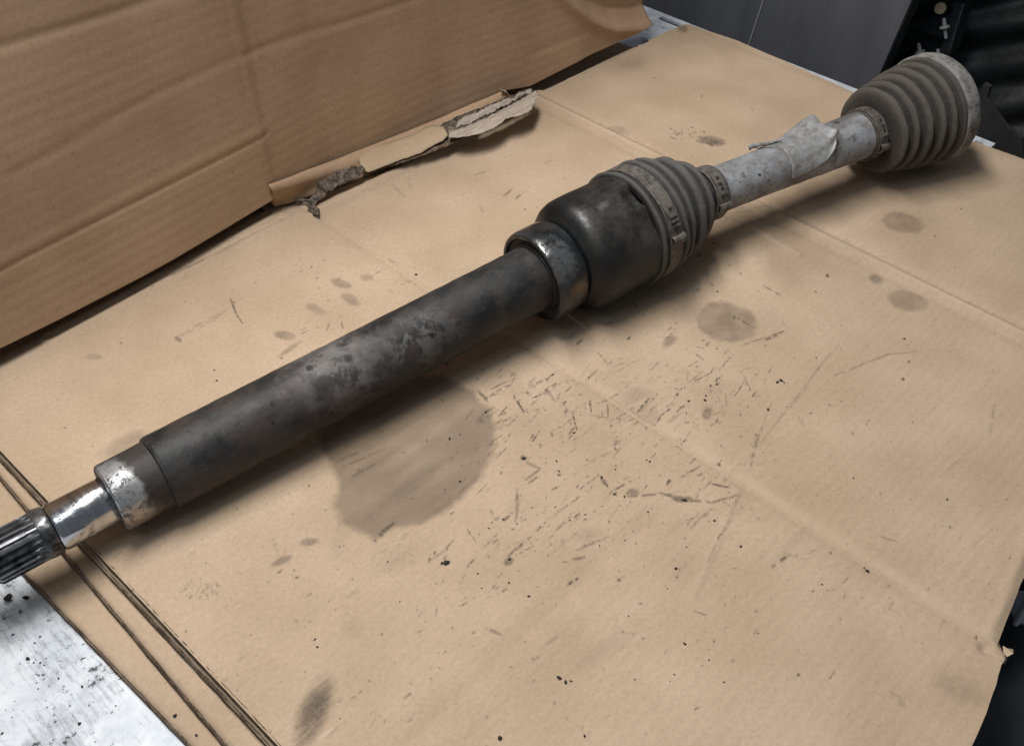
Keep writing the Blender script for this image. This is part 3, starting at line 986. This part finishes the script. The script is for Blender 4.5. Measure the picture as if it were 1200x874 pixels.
def frame(s):
    k = min(max((s - 0.025) / 0.03, 0), 1)
    k = k * k * (3 - 2 * k)
    d = D1 * (1 - k) + D2 * k
    d /= np.linalg.norm(d)
    c = P1 + s * D1 if s < 0.04 else JP + (s - 0.04) * D2
    u = np.cross(d, (0, 0, 1.0))
    u /= np.linalg.norm(u)                    # to the camera's side
    v = np.cross(u, d)                        # up
    return c, u, v, d


def at(s, r, th):                             # th degrees: 0 up, 90 towards the camera's side
    c, u, v, d = frame(s)
    a = math.radians(th)
    return c + r * (math.cos(a) * v + math.sin(a) * u)


def lathe(name, prof, mat, parent=shaft, nseg=128, rfun=None, cap0=False, cap1=False, sharp_deg=30, jit=0.0, seed=0):
    v = []
    th = np.linspace(0, 2 * np.pi, nseg, endpoint=False)
    for s, r in prof:
        c, u, vv, d = frame(s)
        rr = np.full(nseg, r)
        if rfun:
            rr = rfun(s, th, rr)
        if jit:
            rr = rr + jit * (fbm(np.cos(th) * 3 + s * 130, np.sin(th) * 3 + s * 70, seed, 3) - 0.5)
        v.append(c + rr[:, None] * (np.cos(th)[:, None] * vv + np.sin(th)[:, None] * u))
    v = np.concatenate(v)
    f = grid_faces(len(prof), nseg, True)
    if cap0:
        f.append(tuple(range(nseg)))
    if cap1:
        f.append(tuple(range((len(prof) - 1) * nseg, len(prof) * nseg))[::-1])
    o = mesh_ob(name, v, f, mat, parent)
    bm = bmesh.new()
    bm.from_mesh(o.data)
    bmesh.ops.recalc_face_normals(bm, faces=bm.faces)
    bm.to_mesh(o.data)
    bm.free()
    sharp(o, sharp_deg)
    return o


def dense(pts, step):
    out = []
    for (s0, r0), (s1, r1) in zip(pts[:-1], pts[1:]):
        k = max(1, int(abs(s1 - s0) / step))
        out += [(s0 + (s1 - s0) * i / k, r0 + (r1 - r0) * i / k) for i in range(k)]
    return out + [pts[-1]]


# ---- finish the materials that carry marks placed on the shaft (object space of the parts = shaft-relative)
def loc(s, r, th):
    return tuple(at(s, r, th) - OFF)


n, col = n_tube, TUBE_COL
R0 = 0.0216
pat = n.blob(loc(-0.222, R0, 12), 0.010, 0.030, 0.030, (0.75, 1, 1))
pat = n.math('MULTIPLY', pat, n.ramp(n.noise(70, 6, 0.7, dist=0.3), [(0.44, 0.12), (0.52, 0.8), (0.66, 1.0)]))
col = n.mix(n.math('MULTIPLY', pat, 0.95), col, (0.165, 0.152, 0.142))
pat = n.blob(loc(-0.170, R0, 48), 0.006, 0.026, 0.026, (0.75, 1, 1))
pat = n.math('MULTIPLY', pat, n.ramp(n.noise(75, 6, 0.7, dist=0.4), [(0.47, 0.0), (0.54, 0.85), (0.66, 1.0)]))
col = n.mix(n.math('MULTIPLY', pat, 0.75), col, (0.13, 0.125, 0.118))
pat = n.blob(loc(-0.225, R0, 70), 0.004, 0.030, 0.020)
pat = n.math('MULTIPLY', pat, n.ramp(n.noise(170, 4, 0.7), [(0.5, 0.0), (0.68, 1.0)]))
col = n.mix(n.math('MULTIPLY', pat, 0.5), col, (0.12, 0.105, 0.092))
up = n.ramp(n.noise(22, 4, 0.6, n.obj(1, 1, 1, (5, 2, 1))), [(0.46, 0.0), (0.7, 0.35)])
col = n.mix(up, col, (0.030, 0.030, 0.031))
for q, (s_, th_, r_) in enumerate([(-0.236, 5, .0024), (-0.214, 22, .0032), (-0.180, 20, .003), (-0.305, 25, .002), (-0.300, 40, .0018), (-0.265, 30, .0018), (-0.27, 55, .0012)]):
    col = n.mix(n.blob(loc(s_, R0, th_), r_ * 0.5, r_ * 1.2, 0.003), col, (0.006, 0.006, 0.006))
wipe = n.ramp(n.noise(1, 5, 0.7, n.obj(24, 70, 70)), [(0.52, 0.0), (0.57, 0.18), (0.72, 0.42)])
col = n.mix(wipe, col, (0.046, 0.043, 0.041))
scr = n.ramp(n.noise(1, 3, 0.7, n.obj(300, 40, 40)), [(0.66, 0.0), (0.72, 0.5)])
col = n.mix(scr, col, (0.09, 0.086, 0.082))
spk = n.ramp(n.noise(520, 2, 0.6), [(0.68, 0.0), (0.74, 0.7)])
col = n.mix(spk, col, (0.11, 0.10, 0.09))
pit = n.ramp(n.noise(260, 3, 0.6), [(0.68, 0.0), (0.72, 0.8)])
col = n.mix(pit, col, (0.004, 0.004, 0.004))
n.bump(n.math('ADD', TUBE_FINE, n.math('MULTIPLY', TUBE_BIG, 1.5)), 0.25, 0.001)
m_tube = n.done(col, n.math('ADD', n.ramp(TUBE_BIG, [(0.3, 0.46), (0.7, 0.64)]), n.math('MULTIPLY', wipe, 0.25)))

n, col = n_house, HOUSE_COL
d1_ = n.blob(loc(-0.004, 0.039, 25), 0.008, 0.044, 0.020)
d1_ = n.math('MULTIPLY', d1_, n.ramp(n.noise(110, 6, 0.75), [(0.36, 0.1), (0.66, 1.0)]))
col = n.mix(n.math('MULTIPLY', d1_, 0.60), col, (0.095, 0.085, 0.070))
d2_ = n.blob(loc(0.004, 0.039, 75), 0.004, 0.028, 0.016)
d2_ = n.math('MULTIPLY', d2_, n.ramp(HOUSE_FINE, [(0.36, 0.2), (0.66, 1.0)]))
col = n.mix(n.math('MULTIPLY', d2_, 0.38), col, (0.090, 0.080, 0.066))
col = n.mix(n.math('MULTIPLY', n.blob(loc(-0.019, 0.039, 12), 0.0008, 0.0034, 0.006, (0.6, 1, 1)), 0.4), col, (0.16, 0.155, 0.145))
n.bump(HOUSE_FINE, 0.2, 0.001)
m_house = n.done(col, n.ramp(n.math('ADD', n.math('MULTIPLY', HOUSE_BIG, 0.6), n.math('MULTIPLY', HOUSE_FINE, 0.4)), [(0.38, 0.26), (0.62, 0.60)]))

n, col = n_bear, BEAR_COL
r1_ = n.math('MULTIPLY', n.blob(loc(-0.0565, 0.0312, 84), 0.0020, 0.0090, 0.014), n.ramp(n.noise(300, 4, 0.7), [(0.3, 0.35), (0.55, 1.0)]))
col = n.mix(r1_, col, (0.165, 0.115, 0.068))
glint_ = n.math('MULTIPLY', n.blob(loc(-0.0665, 0.0312, 36), 0.006, 0.021, 0.010, (1.5, 1, 1)), n.ramp(n.noise(210, 5, 0.7), [(0.42, 0.0), (0.58, 1.0)]))
col = n.mix(glint_, col, (0.20, 0.20, 0.205))  # highlight on the bearing rim painted in as brighter metal
n.bump(n.math('ADD', BEAR_RO, n.math('MULTIPLY', n.noise(420, 3, 0.6), 0.4)), 0.28, 0.0014)
m_bear = n.done(col, n.math('ADD', n.ramp(BEAR_RO, [(0.3, 0.10), (0.7, 0.34)]), n.math('MULTIPLY', r1_, 0.4), True), n.math('ADD', 0.2, n.math('MULTIPLY', glint_, 0.6), True))

n = n_collar
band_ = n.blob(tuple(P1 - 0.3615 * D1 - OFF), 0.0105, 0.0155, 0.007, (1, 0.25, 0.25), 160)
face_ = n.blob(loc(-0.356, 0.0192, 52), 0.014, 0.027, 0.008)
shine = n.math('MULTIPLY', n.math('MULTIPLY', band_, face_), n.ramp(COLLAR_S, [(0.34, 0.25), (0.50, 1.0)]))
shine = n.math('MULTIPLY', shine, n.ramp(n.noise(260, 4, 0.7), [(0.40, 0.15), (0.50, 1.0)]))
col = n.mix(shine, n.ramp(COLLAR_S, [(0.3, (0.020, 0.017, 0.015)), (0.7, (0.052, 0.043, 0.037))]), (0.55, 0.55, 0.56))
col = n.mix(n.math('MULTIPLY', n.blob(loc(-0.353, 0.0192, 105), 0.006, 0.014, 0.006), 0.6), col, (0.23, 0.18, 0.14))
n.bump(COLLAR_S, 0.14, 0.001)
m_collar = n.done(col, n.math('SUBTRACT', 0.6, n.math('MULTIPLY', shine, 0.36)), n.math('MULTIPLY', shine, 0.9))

# splined end: 24 cut teeth
NTH = 22


def teeth(s, th, rr):
    ph = (th * NTH / (2 * np.pi)) % 1.0
    tri = np.clip((np.abs(ph - 0.5) - 0.17) / 0.12, 0, 1)
    k = np.clip((-0.3985 - s) / 0.004, 0, 1)
    return rr - 0.0019 * tri * k


lathe('splined_end', [(-0.4270, 0.006), (-0.4270, 0.0104), (-0.4235, 0.0134), (-0.405, 0.0134), (-0.400, 0.0134), (-0.3985, 0.0134)], m_spline, nseg=NTH * 12, rfun=teeth, cap0=True, sharp_deg=40)
lathe('grease_ring', [(-0.3985, 0.0134), (-0.3982, 0.0137), (-0.3965, 0.0139), (-0.3945, 0.0137), (-0.3925, 0.0136), (-0.3915, 0.0130)], m_spline, jit=0.0012, seed=2)
lathe('polished_journal', [(-0.3915, 0.0122), (-0.3905, 0.0128), (-0.3895, 0.0133), (-0.375, 0.0133), (-0.361, 0.0133), (-0.3605, 0.0130)], m_steel, sharp_deg=50)
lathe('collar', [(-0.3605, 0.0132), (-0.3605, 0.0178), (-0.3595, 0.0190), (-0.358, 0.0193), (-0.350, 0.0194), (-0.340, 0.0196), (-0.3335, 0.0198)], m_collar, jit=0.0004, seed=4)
tube_prof = [(-0.3335, 0.0198), (-0.333, 0.0209), (-0.3315, 0.0214)] + dense([(-0.331, 0.0215), (-0.30, R0), (-0.071, R0)], 0.004)
lathe('tube', tube_prof, m_tube, jit=0.0005, seed=6)

# support bearing
bear = lathe('support_bearing', [(-0.0712, 0.0270), (-0.0722, 0.0276), (-0.0724, 0.0290), (-0.0718, 0.0302), (-0.0700, 0.0310), (-0.066, 0.0312), (-0.056, 0.0312), (-0.0515, 0.0309), (-0.0490, 0.0300), (-0.0480, 0.0285)], m_bear, jit=0.0006, seed=8)
lathe('bearing_seal', [(-0.0700, 0.0232), (-0.0696, 0.0240), (-0.0700, 0.0265), (-0.0714, 0.0276)], m_seal, bear)
lathe('inner_ring', [(-0.0712, 0.0214), (-0.0718, 0.0218), (-0.0718, 0.0228), (-0.0712, 0.0232), (-0.0700, 0.0236)], m_seal, bear)


# joint housing with three shallow hollows between its lobes
def lobes(s, th, rr):
    k = np.clip((s + 0.034) / 0.030, 0, 1)
    k = k * k * (3 - 2 * k)
    k2 = np.clip((s + 0.010) / 0.018, 0, 1)
    out = rr.copy()
    for a in (48, 168, 288):
        d = np.abs((np.degrees(th) - a + 180) % 360 - 180)
        out -= 0.0016 * k * np.exp(-(d / 30) ** 2) + 0.0040 * k2 * np.exp(-(d / 17) ** 2)
    k3 = np.clip((s + 0.006) / 0.012, 0, 1)
    k3 = k3 * k3 * (3 - 2 * k3)
    d = np.abs((np.degrees(th) - 17 + 180) % 360 - 180)
    out -= 0.0062 * k3 * np.exp(-(d / 12) ** 4)
    return out


hp_ = [(-0.0470, 0.0240), (-0.0465, 0.0290), (-0.0455, 0.0305), (-0.0445, 0.0316), (-0.0435, 0.0335), (-0.0415, 0.0360), (-0.0385, 0.0378), (-0.0345, 0.0389), (-0.030, 0.0393)] + dense([(-0.0285, 0.0394), (0.009, 0.0395)], 0.0015)
lathe('joint_housing', hp_, m_house, rfun=lobes, nseg=200, jit=0.0004, seed=10)

# inner boot
b1 = [(0.0075, 0.0360), (0.0075, 0.0408), (0.0085, 0.0415), (0.0100, 0.0416), (0.0112, 0.0408), (0.0122, 0.0403), (0.0275, 0.0404), (0.0285, 0.0412), (0.0305, 0.0416), (0.0325, 0.0408),
      (0.0335, 0.0385), (0.0345, 0.0375), (0.0360, 0.0388), (0.0380, 0.0397), (0.0405, 0.0396), (0.0425, 0.0378), (0.0445, 0.0340), (0.0460, 0.0328), (0.0480, 0.0340), (0.0510, 0.0360), (0.0535, 0.0362),
      (0.0560, 0.0346), (0.0580, 0.0315), (0.0600, 0.0282), (0.0615, 0.0278), (0.0635, 0.0290), (0.0660, 0.0299), (0.0680, 0.0288), (0.0700, 0.0262), (0.0720, 0.0220), (0.0740, 0.0196), (0.0760, 0.0190), (0.0900, 0.0190), (0.0915, 0.0186), (0.0920, 0.0172)]


def smooth_prof(p, k=4, deep=1.55):
    p = np.array(p)
    L_ = np.cumsum(np.r_[0, np.hypot(*np.diff(p, axis=0).T)])
    t_ = np.linspace(0, L_[-1], len(p) * k)
    q = np.stack([np.interp(t_, L_, p[:, 0]), np.interp(t_, L_, p[:, 1])], 1)
    for _ in range(3):
        q[1:-1] = 0.25 * q[:-2] + 0.5 * q[1:-1] + 0.25 * q[2:]
    r = q[:, 1].copy()
    pk = [0] + [i for i in range(1, len(r) - 1) if r[i] >= r[i - 1] and r[i] > r[i + 1]] + [len(r) - 1]
    env = np.interp(np.arange(len(r)), pk, r[pk])
    q[:, 1] = env - (env - r) * np.where(env - r < 0.006, deep, 1.0)
    for _ in range(2):
        q[1:-1] = 0.25 * q[:-2] + 0.5 * q[1:-1] + 0.25 * q[2:]
    return [tuple(a) for a in q]


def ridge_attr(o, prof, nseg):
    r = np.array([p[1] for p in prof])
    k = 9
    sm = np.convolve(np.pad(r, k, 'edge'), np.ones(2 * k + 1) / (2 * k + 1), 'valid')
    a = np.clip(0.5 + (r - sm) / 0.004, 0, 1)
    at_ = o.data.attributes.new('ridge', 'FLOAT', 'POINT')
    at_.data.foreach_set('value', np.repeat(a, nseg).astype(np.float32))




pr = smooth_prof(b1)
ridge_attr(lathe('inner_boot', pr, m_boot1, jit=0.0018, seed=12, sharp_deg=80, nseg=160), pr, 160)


def clamp(s0, s1, r, th, label, parent=shaft, big=True):
    """strap round a boot with its crimped buckle at angle th"""
    st_ = lathe('clamp', [(s0, r - 0.0006), (s0, r + 0.0004), (s0 + 0.0004, r + 0.0007), (s1 - 0.0004, r + 0.0007), (s1, r + 0.0004), (s1, r - 0.0006)], m_strap, parent, jit=0.0003, seed=int(s0 * 1e4))
    st_['label'] = label
    w = (s1 - s0)
    sm = (s0 + s1) / 2
    c, u, v_, d = frame(sm)

    def arc_plate(name, t0, t1, h0, h1, wf, mat, nn=10):
        V_, F = [], []
        for i in range(nn):
            t_ = t0 + (t1 - t0) * i / (nn - 1)
            for q in (-1, 1):
                for hh in (h0, h1):
                    V_.append(at(sm, r + hh, t_) + d * q * w * wf / 2)
        for i in range(nn - 1):
            a = i * 4
            F += [(a, a + 4, a + 5, a + 1), (a + 2, a + 3, a + 7, a + 6), (a + 1, a + 5, a + 7, a + 3), (a, a + 2, a + 6, a + 4)]
        F += [(0, 1, 3, 2), (nn * 4 - 4, nn * 4 - 2, nn * 4 - 1, nn * 4 - 3)]
        mb = MB().add(V_, F)
        return mb.build(name, mat, st_, False)
    k = 0.04 / r if not big else 1.0
    arc_plate('strap_end', th - 26 * k, th + 4 * k, 0.0006, 0.0016, 0.80, m_strap)
    for a in (-20, -13.5, -9, -4.5):
        if a == -20 or not big and a < -5:
            arc_plate('slot', th + a * k - 1.5 * k, th + a * k + 1.5 * k, 0.0010, 0.00175, 0.24, m_crumb, 3)
        else:
            arc_plate('tooth', th + a * k - 1.0 * k, th + a * k + 1.0 * k, 0.0014, 0.0028, 0.62, m_strap, 3)
    mb = MB()                                   # raised ear
    prof = [(0, 0.0008), (1.5, 0.0034), (4, 0.0042), (7, 0.0040), (9.5, 0.0026), (10.5, 0.0008)]
    V_, F = [], []
    for a, hh in prof:
        for q in (-1, 1):
            for ins in (0, 0.0011):
                V_.append(at(sm, r + max(hh - ins, 0.0002), th + 4 * k + a * k) + d * q * w * 0.5)
    for i in range(len(prof) - 1):
        a = i * 4
        F += [(a, a + 4, a + 6, a + 2), (a + 1, a + 3, a + 7, a + 5), (a, a + 1, a + 5, a + 4), (a + 2, a + 6, a + 7, a + 3)]
    mb.add(V_, F).build('buckle_ear', m_strap, st_, False)
    return st_


clamp(0.0140, 0.0248, 0.0404, 66, 'wide dusty strap clamp at the joint housing')
clamp(0.0785, 0.0885, 0.0192, 68, 'narrow grey strap clamp at the small end of the inner boot', big=False)

# plain dusty shaft between the boots
lathe('middle_shaft', dense([(0.088, 0.0166), (0.16, 0.0170), (0.20, 0.0176), (0.236, 0.0182)], 0.004) + [(0.238, 0.0188), (0.242, 0.0184), (0.256, 0.0180)], m_dust, jit=0.0006, seed=14)

# metal sleeve torn open round the shaft
nu_, nv_ = 34, 56
v = []
s_a, s_b = 0.151, 0.193
for i in range(nu_):
    a = i / (nu_ - 1)
    for j in range(nv_):
        b_ = j / (nv_ - 1)
        th1 = np.interp(a, [0, 0.12, 0.5, 0.8, 1.0], [90, 92, 82, 70, 52])
        th_ = -38 + (th1 + 38) * b_
        s_ = s_a + (s_b - s_a) * a
        s_ -= 0.012 * (1 - a) * max(0, 0.40 - b_) / 0.40
        s_ += 0.003 * a * np.interp(b_, [0, 0.15, 0.35, 0.6, 0.72, 1], [-2.0, 0.4, -0.3, 0.6, 1.4, -1.0])
        lift = 0.0005 + 0.0007 * a
        lift += 0.0095 * max(0, a - 0.38) / 0.62 * np.interp(b_, [0, 0.10, 0.16, 0.40, 0.62, 0.72, 0.85, 1], [0.8, 1.0, 0.95, 0.50, 0.42, 0.48, 0.20, 0.1])
        lift += 0.0035 * max(0, a - 0.70) / 0.30 * np.interp(b_, [0.35, 0.60, 0.70, 0.85, 1], [0, 0.6, 1.0, 0.55, 0.25])
        lift += 0.0030 * max(0, b_ - 0.78) / 0.22 * a
        lift += 0.0007 * (fbm(a * 5, b_ * 7, 6, 3) - 0.5)
        v.append(at(s_, 0.0171 + lift, th_))
sl = mesh_ob('torn_sleeve', v, grid_faces(nu_, nv_), m_foil, shaft)
sl.modifiers.new('thickness', 'SOLIDIFY').thickness = 0.0005
v = []
for i in range(14):
    a = i / 13
    for j in range(6):
        b_ = j / 5
        v.append(at(0.131 + 0.026 * a, 0.0185 + 0.004 * (1 - a) * math.sin(b_ * 3) + 0.0004 * (i % 3), -34 + 18 * b_ * (0.35 + 0.65 * a)))
o = mesh_ob('sleeve_tail', v, grid_faces(14, 6), m_foil, shaft)
o.modifiers.new('thickness', 'SOLIDIFY').thickness = 0.0008

# outer boot
b2 = [(0.2360, 0.0180), (0.2365, 0.0192), (0.2375, 0.0196), (0.2475, 0.0196), (0.2485, 0.0215), (0.2490, 0.0250), (0.2500, 0.0295), (0.2518, 0.0326), (0.2535, 0.0334), (0.2552, 0.0330), (0.2565, 0.0310),
      (0.2580, 0.0306), (0.2600, 0.0326), (0.2622, 0.0352), (0.2640, 0.0359), (0.2658, 0.0352), (0.2672, 0.0330), (0.2690, 0.0330), (0.2712, 0.0356), (0.2738, 0.0379), (0.2758, 0.0383), (0.2776, 0.0374), (0.2790, 0.0354),
      (0.2808, 0.0354), (0.2830, 0.0378), (0.2855, 0.0402), (0.2876, 0.0405), (0.2894, 0.0396), (0.2908, 0.0378), (0.2926, 0.0380), (0.2950, 0.0402), (0.2972, 0.0417), (0.2992, 0.0418), (0.3008, 0.0408), (0.3022, 0.0400), (0.3045, 0.0414), (0.3065, 0.0424), (0.3085, 0.0424), (0.3095, 0.0418)]
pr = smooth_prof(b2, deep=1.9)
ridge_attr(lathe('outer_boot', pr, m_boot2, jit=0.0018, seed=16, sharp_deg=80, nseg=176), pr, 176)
clamp(0.2385, 0.2465, 0.0197, 74, 'rusty grey strap clamp at the small end of the outer boot', big=False)
lathe('outer_joint', [(0.3090, 0.0405), (0.3095, 0.0428), (0.3105, 0.0436), (0.3150, 0.0440), (0.3200, 0.0440), (0.3225, 0.0432), (0.3260, 0.0390), (0.3300, 0.0320), (0.3340, 0.0240), (0.3360, 0.0160), (0.3480, 0.0150), (0.3490, 0.0120)], m_ring, jit=0.0010, seed=18, cap1=True)

# ================================================================== LOOSE DIRT
_bm = bmesh.new()
bmesh.ops.create_icosphere(_bm, subdivisions=2, radius=1)
ICO_V = [np.array(v_.co) for v_ in _bm.verts]
ICO_F = [tuple(v_.index for v_ in f_.verts) for f_ in _bm.faces]
_bm.free()


def crumbs(name, items):
    mb = MB()
    for c, r in items:
        k_ = rng.random() * 50
        st_ = np.array([0.7 + 0.7 * rng.random(), 0.6 + 0.6 * rng.random(), 0.45])
        an = rng.random() * 6.28
        ro_ = np.array([[math.cos(an), -math.sin(an), 0], [math.sin(an), math.cos(an), 0], [0, 0, 1]])
        v_ = []
        for p in ICO_V:
            q = 0.45 + 1.1 * vnoise(p[0] * 1.9 + k_, p[1] * 1.9 + p[2] * 1.3, 3)
            v_.append(np.array(c) + ro_ @ (p * st_ * q) * r + np.array([0, 0, r * 0.1]))
        mb.add(v_, ICO_F)
    o = mb.build(name, m_crumb)
    o['kind'] = 'stuff'
    o['label'] = 'black crumbs of dirt fallen on the cardboard and the bench'
    return o


def zc(x, y):
    i = min(max(int((x - XL) / (XR - XL) * (nx - 1)), 0), nx - 1)
    j = int(np.clip(np.searchsorted(GY[i], y), 0, ny - 1))
    return Z[i, j]


items = []
for px, py, r in [(656, 795, .0022), (663, 799, .0017), (669, 798, .0012), (1018, 666, .0022), (1014, 662, .001), (523, 659, .0024), (518, 660, .0014), (597, 655, .0018), (915, 446, .0025), (911, 448, .0018), (919, 449, .0012),
                  (826, 469, .0019), (827, 464, .0014), (807, 470, .0014), (614, 537, .0022), (802, 586, .002), (705, 559, .0016), (720, 579, .0016), (539, 564, .0014), (527, 514, .0016), (1060, 397, .0014), (586, 865, .0016), (685, 862, .0014),
                  (792, 666, .0016), (372, 758, .0010), (330, 420, .001), (254, 446, .001), (900, 480, .0016), (690, 440, .0014), (648, 437, .0016), (652, 540, .0013), (560, 672, .0012), (1000, 560, .001), (1110, 585, .0013), (868, 640, .0012), (790, 790, .001)]:
    p = G(px, py)
    items.append(((p[0], p[1], zc(p[0], p[1]) + 0.0002), r * 0.50))
for k in range(170):
    px, py = 80 + 1080 * rng.random(), 120 + 740 * rng.random()
    if k < 90:
        px, py = rng.normal(680, 130), rng.normal(530, 110)
    p = G(px, py)
    if XL + .005 < p[0] < XR - .005 and 0.035 < p[1] < 0.56:
        items.append(((p[0], p[1], zc(p[0], p[1])), 0.0002 + 0.0006 * rng.random() ** 2.5))
for k in range(60):                                         # on the bench and the lower sheets
    p = G(230 * rng.random(), 690 + 180 * rng.random(), ZB)
    if p[0] < 0.07:
        items.append(((p[0], p[1], ZB), 0.0003 + 0.0009 * rng.random() ** 3))
for px, py, r in [(40, 672, .003), (34, 676, .0022), (46, 668, .002), (10, 700, .0025), (30, 700, .0022)]:
    p = G(px, py, ZB + .002)
    items.append((p, r * 0.6))
for px, py in [(230, 861), (180, 750), (136, 722), (205, 838)]:
    p = G(px, py, -.0118)
    items.append((p, 0.0008))
for k in range(10):
    p = at(-0.3605, 0.0188 + 0.0006 * rng.random(), -30 + 150 * rng.random())
crumbs('dirt_crumbs', items)
mb_items = []

# ================================================================== BEHIND AND BESIDE THE BENCH
wall = thing('partition', 'dark slate grey partition of flat boards beyond the far bench edge', 'partition', (1.0, 0.6, -0.9))


def wall_board(name, y0, y1, x, mat=m_slate, lean=0.0):
    """a board from the floor up, thick 18 mm; its side edges lean as they rise"""
    V_ = []
    for z in (-0.9, 0.55):
        k = (z + 0.02)
        for yy in (y0, y1):
            for xx in (x, x + 0.018):
                V_.append((xx + 0.05 * max(k, -0.3), yy - lean * k, z))
    F = [(0, 2, 3, 1), (4, 5, 7, 6), (0, 1, 5, 4), (2, 6, 7, 3), (0, 4, 6, 2), (1, 3, 7, 5)]
    return MB().add(V_, F).build(name, mat, wall)


LEAN = 0.13
wall_board('board', 0.5425, 1.30, 0.95, lean=LEAN)
wall_board('seam_strip', 0.5408, 0.5425, 0.9490, m_seam, LEAN)
wall_board('board', 0.3945, 0.5408, 0.95, lean=LEAN)
wall_board('seam_strip', 0.3935, 0.3945, 0.952, m_dgrey, LEAN)

trim = thing('bumper_trim', 'black plastic car trim with pale fixing clips, leaning behind the far right corner', 'car trim', (1.12, 0.2, -0.9))
nu_, nv_ = 90, 260
v = []
for i in range(nu_):
    yy = 0.55 - 0.95 * i / (nu_ - 1)
    for j in range(nv_):
        zz = -0.9 + 1.5 * j / (nv_ - 1)
        xx = 1.10 + 0.10 * math.sin(yy * 5 + 0.5) + 0.22 * max(zz, -0.5) + 0.030 * (fbm(yy * 9, zz * 7, 31, 4) - 0.5) + 0.006 * math.sin(zz * 130 + yy * 60)
        v.append((xx, yy, zz))
o = mesh_ob('moulded_skin', v, grid_faces(nu_, nv_), m_black, trim)
o.modifiers.new('thickness', 'SOLIDIFY').thickness = 0.004
for (xa, ya), (xb, yb), w in [((1130, 0), (1112, 60), .006), ((1060, 40), (1115, 66), .006)]:
    A, B = VX(xa, ya, 1.09), VX(xb, yb, 1.07)
    d = B - A
    L_ = np.linalg.norm(d)
    d /= L_
    n1 = np.cross(d, (1, 0, 0))
    n1 /= np.linalg.norm(n1)
    MB().box((A + B) / 2, d * L_ / 2, n1 * w, np.array([0.012, 0, 0])).build('rib', m_black, trim, bevel=0.002)


def rod(mb, a, b_, r0, r1, nn=14):
    a, b_ = np.array(a), np.array(b_)
    d = (b_ - a) / np.linalg.norm(b_ - a)
    p = np.cross(d, (0.3, 0.9, 0.2))
    p /= np.linalg.norm(p)
    q = np.cross(d, p)
    V_ = [c + r * (math.cos(2 * math.pi * k / nn) * p + math.sin(2 * math.pi * k / nn) * q) for c, r in ((a, r0), (b_, r1)) for k in range(nn)]
    F = [(k, (k + 1) % nn, nn + (k + 1) % nn, nn + k) for k in range(nn)] + [tuple(range(nn)), tuple(range(nn, 2 * nn))]
    mb.add(V_, F)


for hd, ft in (((1106, 22), (1107, 31)), ((1076.5, 51), (1078, 60)), ((1099, 58), (1100, 66))):
    A, B = VX(*hd, 1.02), VX(*ft, 1.02)
    mb = MB()
    d = (B - A) / np.linalg.norm(B - A)
    rod(mb, A, B, 0.0016, 0.0020)
    rod(mb, B, B + d * 0.0014, 0.0046, 0.0050)
    rod(mb, B + d * 0.0014, B + d * 0.012, 0.0018, 0.0016)
    mb.build('clip', m_white, trim)
mb = MB()
c = VX(1102, 10, 1.03)
rod(mb, c, c + np.array([-0.006, -0.002, 0.002]), 0.006, 0.0052, 20)
mb.build('round_clip', m_cream, trim, label if False else None) if False else mb.build('round_clip', m_cream, trim)

brk = thing('steel_bracket', 'dim grey steel bracket standing in the dark right of the outer boot', 'bracket', tuple(VX(1165, 150, 0.97) * (1, 1, 0) + np.array([0, 0, -0.9])))
P = [VX(*p, 0.975) for p in [(1148, 112), (1156, 96), (1163, 100), (1160, 112), (1170, 130), (1182, 146), (1200, 160), (1205, 200), (1160, 172), (1150, 150)]]
o = mesh_ob('plate', P, [tuple(range(len(P)))], m_dgrey, brk, False)
o.modifiers.new('thickness', 'SOLIDIFY').thickness = 0.006
A = P[7]
MB().bx(A[0] - .01, A[0] + .01, A[1] - 0.02, A[1] + 0.02, -0.9, A[2] + 0.005).build('post', m_dgrey, brk)

# black sack below the right edge, pale rag on it
sack = thing('plastic_sack', 'crumpled black plastic sack below the right edge of the cardboard', 'sack', (0.42, -0.15, -0.9))
nu_, nv_ = 70, 90
v = []
for i in range(nu_):
    for j in range(nv_):
        a, b_ = i / (nu_ - 1), j / (nv_ - 1)
        x = -0.25 + 1.15 * b_
        y = 0.028 - 0.60 * a
        z = -0.055 - 0.10 * a - 0.55 * max(0, a - 0.5) - 0.09 * abs(fbm(x * 5, y * 5, 41, 4) - 0.5) * 2 + 0.03 * vnoise(x * 16 + y * 9, y * 12, 43)
        v.append((x, y, z))
o = mesh_ob('crumpled_skin', v, grid_faces(nu_, nv_), m_sack, sack)
rag = thing('rag', 'small pale grey rag lying on the black sack at the right edge', 'rag', tuple(G(1200, 705, -0.06)))
v = []
for i in range(16):
    for j in range(14):
        p = G(1186 + 3.2 * i, 692 + 3.0 * j, -0.045 + 0.004 * math.sin(i * 0.9 + j * 0.5))
        v.append(p)
o = mesh_ob('cloth', v, grid_faces(16, 14), m_rag, rag)
o.modifiers.new('thickness', 'SOLIDIFY').thickness = 0.002
